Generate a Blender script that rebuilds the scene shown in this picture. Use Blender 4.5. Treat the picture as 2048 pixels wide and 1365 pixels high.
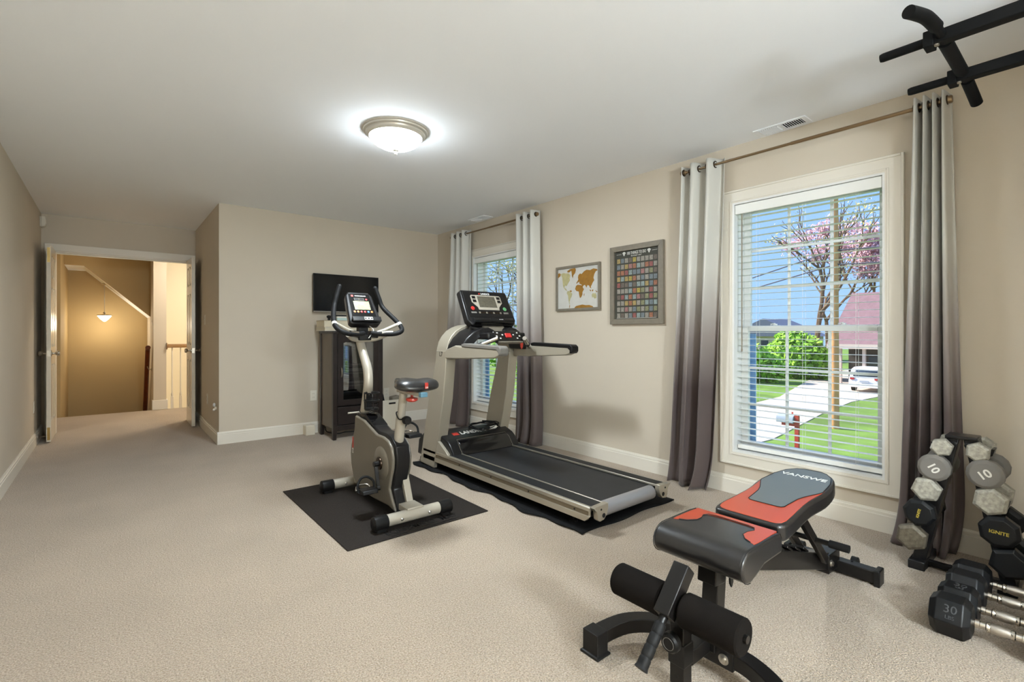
import bpy, bmesh, math, random
from mathutils import Vector, Matrix

# ------------------------------------------------------------------ camera, world, light, exposure
for o in list(bpy.data.objects):
    bpy.data.objects.remove(o)
SC = bpy.context.scene
COL = SC.collection

CAM_H = 1.128
FPX = 980.6
cam_d = bpy.data.cameras.new('camera')
cam_d.sensor_width = 36.0
cam_d.lens = 36.0 * FPX / 2048.0
cam_d.shift_y = -(682.5 - 666.0) / 2048.0
cam_d.clip_start = 0.02
cam_d.clip_end = 400
cam = bpy.data.objects.new('camera', cam_d)
COL.objects.link(cam)
cam.location = (0, 0, CAM_H)
cam.rotation_euler = (math.radians(90), 0, -math.atan(804 / 980.6))
SC.camera = cam

SKY_STRENGTH = 0.74
SUN_STRENGTH = 5.0
BOWL_EMISSION = 42.0
LAMP_WATT = 46.0
FILL_LAMP_EMISSION = 110.0
world = bpy.data.worlds.new('sky')
SC.world = world
world.use_nodes = True
wn = world.node_tree
wn.nodes.clear()
w_out = wn.nodes.new('ShaderNodeOutputWorld')
w_bg = wn.nodes.new('ShaderNodeBackground')
w_tc = wn.nodes.new('ShaderNodeTexCoord')
w_sep = wn.nodes.new('ShaderNodeSeparateXYZ')
w_ramp = wn.nodes.new('ShaderNodeValToRGB')
wn.links.new(w_tc.outputs['Generated'], w_sep.inputs[0])
wn.links.new(w_sep.outputs['Z'], w_ramp.inputs[0])
wn.links.new(w_ramp.outputs[0], w_bg.inputs[0])
wn.links.new(w_bg.outputs[0], w_out.inputs[0])
els = w_ramp.color_ramp.elements
els[0].position = 0.0
els[0].color = (0.33, 0.55, 0.92, 1)
els[1].position = 0.6
els[1].color = (0.22, 0.43, 0.84, 1)
w_bg.inputs[1].default_value = SKY_STRENGTH

sun_d = bpy.data.lights.new('sun', 'SUN')
sun_d.energy = SUN_STRENGTH
sun_d.angle = math.radians(2)
sun_d.color = (1.0, 0.95, 0.86)
sun = bpy.data.objects.new('sun', sun_d)
COL.objects.link(sun)
# the sun stands off to the left, a little behind the house front
sun.rotation_euler = Vector((0.22, -0.75, -0.62)).to_track_quat('-Z', 'Y').to_euler()

for nm, y0, y1 in (('portal', 0.805, 1.68), ('portal', 3.985, 4.86)):
    pd = bpy.data.lights.new(nm, 'AREA')
    pd.shape = 'RECTANGLE'
    pd.size = 1.7
    pd.size_y = y1 - y0
    pd.cycles.is_portal = True
    po = bpy.data.objects.new(nm, pd)
    COL.objects.link(po)
    po.location = (3.60, (y0 + y1) / 2, 1.16)
    po.rotation_euler = (0, math.radians(90), 0)

SC.view_settings.view_transform = 'Standard'
SC.view_settings.look = 'None'
SC.view_settings.gamma = 1.0
SC.view_settings.use_curve_mapping = False
SC.view_settings.exposure = 0.86
SC.cycles.use_denoising = True
SC.cycles.max_bounces = 9
SC.cycles.diffuse_bounces = 5
SC.cycles.use_adaptive_sampling = True
SC.cycles.adaptive_threshold = 0.04
SC.cycles.glossy_bounces = 4
SC.cycles.transparent_max_bounces = 12
SC.cycles.transmission_bounces = 4
SC.cycles.caustics_reflective = False
SC.cycles.caustics_refractive = False
SC.cycles.sample_clamp_indirect = 6.0

# ------------------------------------------------------------------ materials
def lin(v):
    v /= 255.0
    return v / 12.92 if v <= 0.04045 else ((v + 0.055) / 1.055) ** 2.4

def rgb(r, g, b):
    return (lin(r), lin(g), lin(b), 1.0)

MATS = {}

def mat(name, col, rough=0.5, metal=0.0, spec=0.5, noise=None, bump=None, emit=None, coat=0.0, sheen=0.0):
    """noise = (scale, amount): colour variation; bump = (scale, strength, distance)"""
    m = bpy.data.materials.new(name)
    m.use_nodes = True
    nt = m.node_tree
    b = nt.nodes['Principled BSDF']
    b.inputs['Base Color'].default_value = col
    b.inputs['Roughness'].default_value = rough
    b.inputs['Metallic'].default_value = metal
    b.inputs['Specular IOR Level'].default_value = spec
    b.inputs['Coat Weight'].default_value = coat
    b.inputs['Coat Roughness'].default_value = 0.22
    b.inputs['Sheen Weight'].default_value = sheen
    tc = nt.nodes.new('ShaderNodeTexCoord')
    if noise:
        n = nt.nodes.new('ShaderNodeTexNoise')
        n.inputs['Scale'].default_value = noise[0]
        n.inputs['Detail'].default_value = 4
        nt.links.new(tc.outputs['Object'], n.inputs['Vector'])
        r = nt.nodes.new('ShaderNodeMapRange')
        r.inputs['From Min'].default_value = 0.3
        r.inputs['From Max'].default_value = 0.7
        r.inputs['To Min'].default_value = 1 - noise[1]
        r.inputs['To Max'].default_value = 1 + noise[1]
        nt.links.new(n.outputs['Fac'], r.inputs[0])
        mx = nt.nodes.new('ShaderNodeVectorMath')
        mx.operation = 'SCALE'
        mx.inputs[0].default_value = col[:3]
        nt.links.new(r.outputs[0], mx.inputs['Scale'])
        nt.links.new(mx.outputs[0], b.inputs['Base Color'])
    if bump:
        n2 = nt.nodes.new('ShaderNodeTexNoise')
        n2.inputs['Scale'].default_value = bump[0]
        n2.inputs['Detail'].default_value = 3
        nt.links.new(tc.outputs['Object'], n2.inputs['Vector'])
        bp = nt.nodes.new('ShaderNodeBump')
        bp.inputs['Strength'].default_value = bump[1]
        bp.inputs['Distance'].default_value = bump[2]
        nt.links.new(n2.outputs['Fac'], bp.inputs['Height'])
        nt.links.new(bp.outputs[0], b.inputs['Normal'])
    if emit:
        b.inputs['Emission Color'].default_value = emit[0]
        b.inputs['Emission Strength'].default_value = emit[1]
    MATS[name] = m
    return m

mat('wall_paint', rgb(205, 194, 177), 0.75, noise=(1.5, 0.02), bump=(220, 0.10, 0.002))
mat('ceiling_paint', rgb(247, 250, 255), 0.9, bump=(160, 0.08, 0.002))
mat('trim_white', rgb(226, 220, 208), 0.38)
mat('window_white', rgb(232, 232, 230), 0.35)
mat('blind_white', rgb(238, 238, 234), 0.4)
mat('door_white', rgb(222, 213, 196), 0.22)
mat('brass', rgb(196, 168, 110), 0.25, 1.0)
mat('satin_nickel', rgb(190, 182, 168), 0.3, 1.0)
mat('rod_bronze', rgb(150, 128, 100), 0.32, 1.0)
mat('dark_bronze', rgb(62, 48, 36), 0.35, 0.8)
mat('plate_white', rgb(226, 220, 206), 0.35)
mat('black_plastic', rgb(20, 19, 19), 0.42, spec=0.3)
mat('black_gloss', rgb(14, 13, 14), 0.12)
mat('black_satin', rgb(24, 23, 24), 0.3, spec=0.35)
mat('black_steel', rgb(21, 19, 18), 0.33, spec=0.35, bump=(400, 0.05, 0.001))
mat('black_rubber', rgb(19, 19, 20), 0.6, spec=0.25, bump=(300, 0.15, 0.001))
mat('rubber_hex', rgb(21, 22, 24), 0.4, spec=0.3, bump=(500, 0.08, 0.0006))
mat('foam_black', rgb(25, 22, 20), 0.95, spec=0.08, bump=(900, 0.5, 0.001), noise=(500, 0.15))
mat('black_matte', rgb(10, 10, 10), 0.6, spec=0.15)
mat('emboss_grey', rgb(66, 68, 71), 0.4)
mat('chrome', rgb(215, 210, 202), 0.14, 1.0)
mat('knurled', rgb(196, 190, 182), 0.38, 1.0, bump=(900, 0.5, 0.0006))
mat('zinc_bolt', rgb(200, 196, 188), 0.3, 1.0)
mat('grey_iron', rgb(160, 156, 144), 0.55, 0.1, noise=(75, 0.3), bump=(90, 0.4, 0.002))
mat('worn_iron', rgb(96, 88, 74), 0.5, 0.2, noise=(70, 0.35), bump=(90, 0.3, 0.002))
mat('neoprene_grey', rgb(112, 108, 102), 0.7, bump=(700, 0.2, 0.0006))
mat('light_print', rgb(216, 214, 206), 0.6)
mat('gold_print', rgb(180, 160, 60), 0.5)
mat('white_print', rgb(235, 235, 232), 0.5)
mat('red_print', rgb(190, 52, 40), 0.5)
mat('taupe_plastic', rgb(112, 105, 93), 0.35)
mat('silver_paint', rgb(180, 173, 159), 0.38, 0.25)
mat('treadmill_silver', rgb(166, 158, 142), 0.4, 0.25)
mat('aluminium', rgb(186, 180, 166), 0.32, 0.8)
mat('groove_bronze', rgb(120, 108, 88), 0.45, 0.5)
mat('belt_black', rgb(36, 36, 38), 0.55, spec=0.35, noise=(9, 0.12), bump=(700, 0.15, 0.0005))
mat('belt_sheen', rgb(150, 148, 150), 0.3, 0.3)  # pale grey stands in for light on the belt's rear curve
mat('tread_side', rgb(28, 29, 31), 0.5, spec=0.25, bump=(600, 0.2, 0.0006))
mat('vinyl_black', rgb(25, 24, 25), 0.36, coat=0.55, bump=(350, 0.18, 0.0008))
mat('vinyl_red', rgb(176, 62, 30), 0.36, coat=0.55, bump=(350, 0.15, 0.0008))
mat('vinyl_black_sheen', rgb(92, 95, 95), 0.33, coat=0.55, bump=(350, 0.18, 0.0008))  # black vinyl, the window's reflection painted in as grey
mat('stitch_dark', rgb(22, 20, 20), 0.6)
mat('espresso_wood', rgb(34, 26, 24), 0.32, noise=(14, 0.25))
mat('cabinet_side_sheen', rgb(92, 78, 60), 0.3, noise=(10, 0.10))  # brown side panels, painted lighter for the reflection on them
mat('tv_screen', rgb(8, 8, 10), 0.16)
mat('tv_bezel', rgb(150, 144, 134), 0.4, 0.4)
mat('screen_lit', rgb(150, 152, 120), 0.3, noise=(40, 0.3))
mat('lcd_grey', rgb(86, 82, 70), 0.25, noise=(60, 0.2))
mat('book_cream', rgb(206, 196, 172), 0.7)
mat('book_tan', rgb(168, 146, 112), 0.7)
mat('book_white', rgb(226, 222, 212), 0.6)
mat('box_teal', rgb(178, 200, 196), 0.6)
mat('bin_white', rgb(228, 220, 202), 0.45)
mat('bin_lining', rgb(140, 130, 116), 0.6)
mat('red_plastic', rgb(190, 60, 44), 0.35)
mat('blue_cap', rgb(96, 138, 160), 0.4)
mat('orange_btn', rgb(206, 120, 50), 0.4)
mat('red_btn', rgb(190, 44, 40), 0.4)
mat('blue_btn', rgb(70, 120, 180), 0.4)
mat('green_btn', rgb(90, 150, 100), 0.4)
mat('frame_grey', rgb(124, 116, 102), 0.5, noise=(30, 0.08))
mat('map_ocean', rgb(198, 196, 190), 0.7, noise=(14, 0.04))
mat('map_gold', rgb(150, 106, 34), 0.6, noise=(40, 0.12))
mat('map_sage', rgb(176, 168, 124), 0.6, noise=(40, 0.12))
mat('poster_dark', rgb(58, 57, 48), 0.6)
for i, c in enumerate([(176, 168, 152), (168, 82, 74), (196, 164, 84), (190, 110, 70), (124, 138, 146), (150, 150, 100), (186, 120, 116), (112, 96, 80), (160, 182, 176), (200, 176, 60)]):
    mat('poster_tile_%d' % i, rgb(*[int(0.62 * v + 30) for v in c]), 0.6, noise=(120, 0.3))
mat('curtain_eyelet', rgb(70, 56, 44), 0.3, 0.9)
mat('handrail_wood', rgb(112, 52, 24), 0.3, noise=(20, 0.2))
mat('oak_rail', rgb(150, 112, 66), 0.35, noise=(20, 0.12))
mat('hall_cream', rgb(232, 220, 192), 0.8)
mat('stair_paint', rgb(176, 152, 108), 0.75, bump=(220, 0.1, 0.002))
mat('dark_gap', rgb(20, 18, 16), 0.8)

def carpet():
    m = bpy.data.materials.new('carpet')
    m.use_nodes = True
    nt = m.node_tree
    b = nt.nodes['Principled BSDF']
    b.inputs['Roughness'].default_value = 0.95
    b.inputs['Specular IOR Level'].default_value = 0.1
    b.inputs['Sheen Weight'].default_value = 0.25
    tc = nt.nodes.new('ShaderNodeTexCoord')
    n1 = nt.nodes.new('ShaderNodeTexNoise')
    n1.inputs['Scale'].default_value = 170
    n1.inputs['Detail'].default_value = 3
    n2 = nt.nodes.new('ShaderNodeTexNoise')
    n2.inputs['Scale'].default_value = 2.2
    n2.inputs['Detail'].default_value = 4
    vo = nt.nodes.new('ShaderNodeTexVoronoi')
    vo.inputs['Scale'].default_value = 190
    for n in (n1, n2, vo):
        nt.links.new(tc.outputs['Object'], n.inputs['Vector'])
    r1 = nt.nodes.new('ShaderNodeValToRGB')
    r1.color_ramp.elements[0].position = 0.32
    r1.color_ramp.elements[0].color = rgb(143, 126, 107)
    r1.color_ramp.elements[1].position = 0.66
    r1.color_ramp.elements[1].color = rgb(196, 180, 161)
    nt.links.new(n1.outputs['Fac'], r1.inputs[0])
    r2 = nt.nodes.new('ShaderNodeMapRange')
    r2.inputs['From Min'].default_value = 0.3
    r2.inputs['From Max'].default_value = 0.7
    r2.inputs['To Min'].default_value = 0.93
    r2.inputs['To Max'].default_value = 1.05
    nt.links.new(n2.outputs['Fac'], r2.inputs[0])
    mx = nt.nodes.new('ShaderNodeVectorMath')
    mx.operation = 'SCALE'
    nt.links.new(r1.outputs[0], mx.inputs[0])
    nt.links.new(r2.outputs[0], mx.inputs['Scale'])
    nt.links.new(mx.outputs[0], b.inputs['Base Color'])
    bp = nt.nodes.new('ShaderNodeBump')
    bp.inputs['Strength'].default_value = 0.7
    bp.inputs['Distance'].default_value = 0.006
    nt.links.new(vo.outputs['Distance'], bp.inputs['Height'])
    nt.links.new(bp.outputs[0], b.inputs['Normal'])
    MATS['carpet'] = m
carpet()

def mat_mat():
    """rubber floor mat with a pebbled face"""
    m = mat('mat_rubber', rgb(36, 30, 26), 0.75, spec=0.25, noise=(160, 0.45), bump=(190, 0.6, 0.003))
    mat('mat_felt', rgb(25, 25, 26), 0.9, spec=0.15, noise=(120, 0.35), bump=(150, 0.5, 0.004))
mat_mat()

def ombre():
    m = bpy.data.materials.new('curtain_ombre')
    m.use_nodes = True
    nt = m.node_tree
    b = nt.nodes['Principled BSDF']
    b.inputs['Roughness'].default_value = 0.55
    b.inputs['Sheen Weight'].default_value = 0.2
    tc = nt.nodes.new('ShaderNodeTexCoord')
    sp = nt.nodes.new('ShaderNodeSeparateXYZ')
    nt.links.new(tc.outputs['Object'], sp.inputs[0])
    mr = nt.nodes.new('ShaderNodeMapRange')
    mr.inputs['From Min'].default_value = 0.0
    mr.inputs['From Max'].default_value = 2.4
    nt.links.new(sp.outputs['Z'], mr.inputs[0])
    cr = nt.nodes.new('ShaderNodeValToRGB')
    e = cr.color_ramp.elements
    e[0].position = 0.30
    e[0].color = rgb(92, 80, 78)
    e[1].position = 0.66
    e[1].color = rgb(206, 204, 197)
    e.new(0.46).color = rgb(150, 140, 136)
    nt.links.new(mr.outputs[0], cr.inputs[0])
    nt.links.new(cr.outputs[0], b.inputs['Base Color'])
    n2 = nt.nodes.new('ShaderNodeTexNoise')
    n2.inputs['Scale'].default_value = 500
    nt.links.new(tc.outputs['Object'], n2.inputs['Vector'])
    bp = nt.nodes.new('ShaderNodeBump')
    bp.inputs['Strength'].default_value = 0.08
    bp.inputs['Distance'].default_value = 0.001
    nt.links.new(n2.outputs['Fac'], bp.inputs['Height'])
    nt.links.new(bp.outputs[0], b.inputs['Normal'])
    MATS['curtain_ombre'] = m
ombre()

def glass(name, gloss, tint=(1, 1, 1, 1), rough=0.02):
    m = bpy.data.materials.new(name)
    m.use_nodes = True
    nt = m.node_tree
    nt.nodes.clear()
    out = nt.nodes.new('ShaderNodeOutputMaterial')
    tr = nt.nodes.new('ShaderNodeBsdfTransparent')
    tr.inputs[0].default_value = tint
    gl = nt.nodes.new('ShaderNodeBsdfGlossy')
    gl.inputs['Roughness'].default_value = rough
    mx = nt.nodes.new('ShaderNodeMixShader')
    mx.inputs[0].default_value = gloss
    nt.links.new(tr.outputs[0], mx.inputs[1])
    nt.links.new(gl.outputs[0], mx.inputs[2])
    nt.links.new(mx.outputs[0], out.inputs[0])
    MATS[name] = m
glass('window_glass', 0.03)
glass('cabinet_glass', 0.22, (0.55, 0.58, 0.62, 1))

# ------------------------------------------------------------------ mesh helpers
class MB:
    def __init__(self):
        self.v = []
        self.f = []
        self.mi = []
        self.cur = 0

    def add(self, vs, fs):
        o = len(self.v)
        self.v.extend([Vector(p) for p in vs])
        for f in fs:
            self.f.append([i + o for i in f])
            self.mi.append(self.cur)
        return self

    def box(self, x0, x1, y0, y1, z0, z1):
        vs = [(x, y, z) for x in (x0, x1) for y in (y0, y1) for z in (z0, z1)]
        return self.add(vs, [(0, 1, 3, 2), (4, 6, 7, 5), (0, 4, 5, 1), (2, 3, 7, 6), (0, 2, 6, 4), (1, 5, 7, 3)])

    def obox(self, c, half, R):
        c = Vector(c)
        vs = [c + R @ Vector((sx * half[0], sy * half[1], sz * half[2])) for sx in (-1, 1) for sy in (-1, 1) for sz in (-1, 1)]
        return self.add(vs, [(0, 1, 3, 2), (4, 6, 7, 5), (0, 4, 5, 1), (2, 3, 7, 6), (0, 2, 6, 4), (1, 5, 7, 3)])

    def beam(self, p0, p1, w, h, up=(0, 0, 1)):
        p0 = Vector(p0); p1 = Vector(p1)
        d = (p1 - p0).normalized()
        s = d.cross(Vector(up)).normalized()
        u = s.cross(d).normalized()
        R = Matrix((d, s, u)).transposed()
        return self.obox((p0 + p1) / 2, ((p1 - p0).length / 2, w / 2, h / 2), R)

    def extr(self, poly, axis, a, b):
        def P(p, t):
            return {'x': (t, p[0], p[1]), 'y': (p[0], t, p[1]), 'z': (p[0], p[1], t)}[axis]
        n = len(poly)
        vs = [P(p, a) for p in poly] + [P(p, b) for p in poly]
        fs = [list(range(n)), list(range(2 * n - 1, n - 1, -1))]
        for i in range(n):
            j = (i + 1) % n
            fs.append((i, j, n + j, n + i))
        return self.add(vs, fs)

    def tube(self, pts, r, n=12, caps=True, closed=False):
        pts = [Vector(p) for p in pts]
        m = len(pts)
        rs = r if isinstance(r, (list, tuple)) else [r] * m
        tang = []
        for i in range(m):
            if closed:
                t = pts[(i + 1) % m] - pts[i - 1]
            else:
                t = pts[min(i + 1, m - 1)] - pts[max(i - 1, 0)]
            tang.append(t.normalized())
        a = Vector((0, 0, 1)) if abs(tang[0].z) < 0.9 else Vector((1, 0, 0))
        u = tang[0].cross(a).normalized()
        vs, fs = [], []
        for i in range(m):
            t = tang[i]
            u = (u - t * u.dot(t)).normalized()
            w = t.cross(u)
            for k in range(n):
                an = 2 * math.pi * k / n
                vs.append(pts[i] + (u * math.cos(an) + w * math.sin(an)) * rs[i])
        last = m if closed else m - 1
        for i in range(last):
            i2 = (i + 1) % m
            for k in range(n):
                k2 = (k + 1) % n
                fs.append((i * n + k, i * n + k2, i2 * n + k2, i2 * n + k))
        if caps and not closed:
            fs.append(list(range(n - 1, -1, -1)))
            fs.append([(m - 1) * n + k for k in range(n)])
        return self.add(vs, fs)

    def cyl(self, p0, p1, r, n=20, r2=None):
        return self.tube([p0, p1], [r, r if r2 is None else r2], n)

    def lathe(self, prof, c=(0, 0, 0), axis=(0, 0, 1), n=28):
        c = Vector(c)
        ax = Vector(axis).normalized()
        a = Vector((1, 0, 0)) if abs(ax.x) < 0.9 else Vector((0, 1, 0))
        u = ax.cross(a).normalized()
        w = ax.cross(u)
        vs, fs = [], []
        for r, t in prof:
            for k in range(n):
                an = 2 * math.pi * k / n
                vs.append(c + ax * t + (u * math.cos(an) + w * math.sin(an)) * max(r, 1e-5))
        for i in range(len(prof) - 1):
            for k in range(n):
                k2 = (k + 1) % n
                fs.append((i * n + k, i * n + k2, (i + 1) * n + k2, (i + 1) * n + k))
        fs.append(list(range(n - 1, -1, -1)))
        m = len(prof) - 1
        fs.append([m * n + k for k in range(n)])
        return self.add(vs, fs)

    def sphere(self, c, r, nu=16, nv=10):
        if not isinstance(r, (list, tuple)):
            r = (r, r, r)
        vs, fs = [], []
        for j in range(nv + 1):
            th = math.pi * j / nv
            for i in range(nu):
                ph = 2 * math.pi * i / nu
                s = max(math.sin(th), 1e-4)
                vs.append((c[0] + r[0] * s * math.cos(ph), c[1] + r[1] * s * math.sin(ph), c[2] + r[2] * math.cos(th)))
        for j in range(nv):
            for i in range(nu):
                i2 = (i + 1) % nu
                fs.append((j * nu + i, j * nu + i2, (j + 1) * nu + i2, (j + 1) * nu + i))
        return self.add(vs, fs)

    def grid(self, fn, nu, nv, wrap_u=False):
        vs = [fn(i / nu, j / nv) for j in range(nv + 1) for i in range(nu + (0 if wrap_u else 1))]
        w = nu + (0 if wrap_u else 1)
        fs = []
        for j in range(nv):
            for i in range(nu):
                i2 = (i + 1) % w
                fs.append((j * w + i, j * w + i2, (j + 1) * w + i2, (j + 1) * w + i))
        return self.add(vs, fs)

    def build(self, name, m, parent=None, base=None, bevel=0.0, seg=2, smooth=35, solid=0.0, fix=True):
        if base is None:
            base = BASE.get(parent.name, Vector((0, 0, 0))) if parent else Vector((0, 0, 0))
        base = Vector(base)
        me = bpy.data.meshes.new(name)
        me.from_pydata([tuple(p - base) for p in self.v], [], self.f)
        ms = m if isinstance(m, (list, tuple)) else [m]
        for x in ms:
            me.materials.append(MATS[x])
        for p, k in zip(me.polygons, self.mi):
            p.material_index = k
        if fix:
            bm = bmesh.new()
            bm.from_mesh(me)
            bmesh.ops.recalc_face_normals(bm, faces=bm.faces)
            bm.to_mesh(me)
            bm.free()
        o = bpy.data.objects.new(name, me)
        COL.objects.link(o)
        finish(o, smooth)
        if parent:
            o.parent = parent
        else:
            o.location = base
        BASE[o.name] = base
        if solid:
            s = o.modifiers.new('solid', 'SOLIDIFY')
            s.thickness = solid
            s.offset = 0
        if bevel:
            b = o.modifiers.new('bevel', 'BEVEL')
            b.width = bevel
            b.segments = seg
            b.limit_method = 'ANGLE'
            b.angle_limit = math.radians(38)
        return o

BASE = {}

def finish(o, smooth):
    me = o.data
    if smooth:
        me.polygons.foreach_set('use_smooth', [True] * len(me.polygons))
        me.set_sharp_from_angle(angle=math.radians(smooth))

def thing(name, base, label, cat, group=None, kind=None):
    o = bpy.data.objects.new(name, None)
    o.empty_display_size = 0.1
    COL.objects.link(o)
    o.location = base
    BASE[o.name] = Vector(base)
    return tag(o, label, cat, group, kind)

def tag(o, label=None, cat=None, group=None, kind=None):
    if label: o['label'] = label
    if cat: o['category'] = cat
    if group: o['group'] = group
    if kind: o['kind'] = kind
    return o

def struct(o, label=None):
    o['kind'] = 'structure'
    if label: o['label'] = label
    return o

def sthing(name, base, label=None):
    o = bpy.data.objects.new(name, None)
    o.empty_display_size = 0.1
    COL.objects.link(o)
    o.location = base
    BASE[o.name] = Vector(base)
    return struct(o, label)

def share(src, name, loc, parent, rot=None):
    """another part that uses the same mesh, moved by loc inside its thing"""
    c = src.copy()
    c.name = name
    COL.objects.link(c)
    c.parent = parent
    c.location = Vector(src.location) + Vector(loc)
    if rot: c.rotation_euler = rot
    BASE[c.name] = BASE.get(src.name, Vector())
    return c

def dup(root, loc, rot=None, label=None):
    r = root.copy()
    COL.objects.link(r)
    r.location = loc
    if rot: r.rotation_euler = rot
    if label: r['label'] = label
    for ch in list(root.children):
        c = ch.copy()
        COL.objects.link(c)
        c.parent = r
        for g in ch.children:
            d = g.copy()
            COL.objects.link(d)
            d.parent = c
    return r

FONT_CACHE = {}

def lettering(body, size, origin, xd, yd, m, parent, name='lettering', depth=0.0008, bold=0.0, squeeze=1.0, align='CENTER', base=None):
    cu = bpy.data.curves.new('t', 'FONT')
    cu.body = body
    cu.size = size
    cu.align_x = align
    cu.align_y = 'CENTER'
    cu.extrude = depth
    cu.offset = bold
    cu.resolution_u = 3
    o = bpy.data.objects.new('t', cu)
    COL.objects.link(o)
    dg = bpy.context.evaluated_depsgraph_get()
    me = bpy.data.meshes.new_from_object(o.evaluated_get(dg))
    bpy.data.objects.remove(o)
    bpy.data.curves.remove(cu)
    xd = Vector(xd).normalized(); yd = Vector(yd).normalized()
    zd = xd.cross(yd)
    if base is None:
        base = BASE.get(parent.name, Vector())
    og = Vector(origin) - base
    for v in me.vertices:
        p = v.co.copy()
        v.co = og + xd * (p.x * squeeze) + yd * p.y + zd * p.z
    me.materials.clear()
    me.materials.append(MATS[m])
    t = bpy.data.objects.new(name, me)
    COL.objects.link(t)
    t.parent = parent
    BASE[t.name] = base
    return t

def lerp(a, b, t):
    return a + (b - a) * t

def interp(keys, t):
    for (t0, v0), (t1, v1) in zip(keys, keys[1:]):
        if t <= t1:
            k = (t - t0) / (t1 - t0) if t1 > t0 else 0
            return v0 + (v1 - v0) * max(0, min(1, k))
    return keys[-1][1]

def arc_path(pts, n=6):
    """Catmull-Rom through the points"""
    P = [Vector(p) for p in pts]
    P = [P[0] * 2 - P[1]] + P + [P[-1] * 2 - P[-2]]
    out = []
    for i in range(1, len(P) - 2):
        for k in range(n):
            t = k / n
            a, b, c, d = P[i - 1], P[i], P[i + 1], P[i + 2]
            out.append(0.5 * ((2 * b) + (c - a) * t + (2 * a - 5 * b + 4 * c - d) * t * t + (3 * b - a - 3 * c + d) * t ** 3))
    out.append(P[-2])
    return out
# ------------------------------------------------------------------ the room
XL, XR, YB, YE, XJ, YR, H = -0.585, 3.39, 5.70, 7.45, 0.85, -0.28, 2.44
T = 0.12
XN, YN = 2.22, -3.40      # added unseen nook behind the viewer, opened to let the fill light in
WINS = [(0.805, 1.68), (3.985, 4.86)]
WZ0, WZ1 = 0.295, 2.035
DX0, DX1, DZ = -0.485, 0.785, 2.045   # double door opening in the end wall

b = MB()
b.box(XL - T, XR + 0.15, YR - T, YB, -0.15, 0)
b.box(XL - T, XN + T, YN - T, YR - T, -0.15, 0)
b.box(XL - T, XJ, YB, YE, -0.15, 0)
struct(b.build('floor', 'carpet', smooth=0), 'beige cut pile carpet')
b = MB()
b.box(XL - T, XR + 0.15, YR - T, YB + T, H, H + 0.15)
b.box(XL - T, XN + T, YN - T, YR - T, H, H + 0.15)
b.box(XL - T, XJ + T, YB + T, YE + T, H, H + 0.15)
struct(b.build('ceiling', 'ceiling_paint', smooth=0), 'smooth white ceiling')

b = MB()
b.box(XL - T, XL, YN - T, YE + T, 0, H)
struct(b.build('wall_left', 'wall_paint', smooth=0), 'beige painted wall beside the double doors')
b = MB()
b.box(XJ, XR, YB, YB + T, 0, H)
struct(b.build('wall_back', 'wall_paint', smooth=0), 'beige wall behind the television')
b = MB()
b.box(XJ, XJ + T, YB + T, YE, 0, H)
struct(b.build('wall_alcove', 'wall_paint', smooth=0), 'beige side wall of the door alcove')
b = MB()
b.box(XL, DX0, YE, YE + T, 0, H)
b.box(DX1, XJ + T, YE, YE + T, 0, H)
b.box(DX0, DX1, YE, YE + T, DZ, H)
struct(b.build('wall_end', 'wall_paint', smooth=0), 'beige wall around the double doors')
b = MB()
b.box(XN, XR + 0.15, YR - T, YR, 0, H)
struct(b.build('wall_rear', 'wall_paint', smooth=0), 'beige wall that carries the pull-up bar')
b = MB()
b.box(XN, XN + T, YN - T, YR - T, 0, H)
b.box(XL, XN, YN - T, YN, 0, H)
struct(b.build('wall_added_nook', 'wall_paint', smooth=0), 'beige walls of the added fill lamp nook, unseen behind the viewer')
b = MB()
ys = [YR, WINS[0][0], WINS[0][1], WINS[1][0], WINS[1][1], YB + T]
for i in (0, 2, 4):
    b.box(XR, XR + 0.15, ys[i], ys[i + 1], 0, H)
for y0, y1 in WINS:
    b.box(XR, XR + 0.15, y0, y1, 0, WZ0)
    b.box(XR, XR + 0.15, y0, y1, WZ1, H)
struct(b.build('wall_right', 'wall_paint', smooth=0), 'beige wall with the two windows')

# baseboards: flat board with a stepped cap
def base_prof(s, sgn):
    return [(s, 0), (s - sgn * 0.016, 0), (s - sgn * 0.016, 0.094), (s - sgn * 0.013, 0.097), (s - sgn * 0.013, 0.112), (s - sgn * 0.009, 0.115), (s - sgn * 0.006, 0.124), (s, 0.124)]

def baseboard(name, axis, s, sgn, a, c):
    bb = MB()
    if axis == 'y':      # runs along y, wall at x = s
        pr = base_prof(s, sgn)
        n = len(pr)
        vs = [(p[0], a, p[1]) for p in pr] + [(p[0], c, p[1]) for p in pr]
    else:
        pr = base_prof(s, sgn)
        n = len(pr)
        vs = [(a, p[0], p[1]) for p in pr] + [(c, p[0], p[1]) for p in pr]
    fs = [list(range(n)), list(range(2 * n - 1, n - 1, -1))]
    for i in range(n):
        j = (i + 1) % n
        fs.append((i, j, n + j, n + i))
    bb.add(vs, fs)
    struct(bb.build(name, 'trim_white', smooth=20))
baseboard('baseboard_right', 'y', XR, 1, YR, YB)
baseboard('baseboard_back', 'x', YB, 1, XJ - 0.016, XR)
baseboard('baseboard_alcove', 'y', XJ, 1, YB, YE)
baseboard('baseboard_left', 'y', XL, -1, YN, YE)
baseboard('baseboard_rear', 'x', YR, -1, XN, XR)

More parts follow.
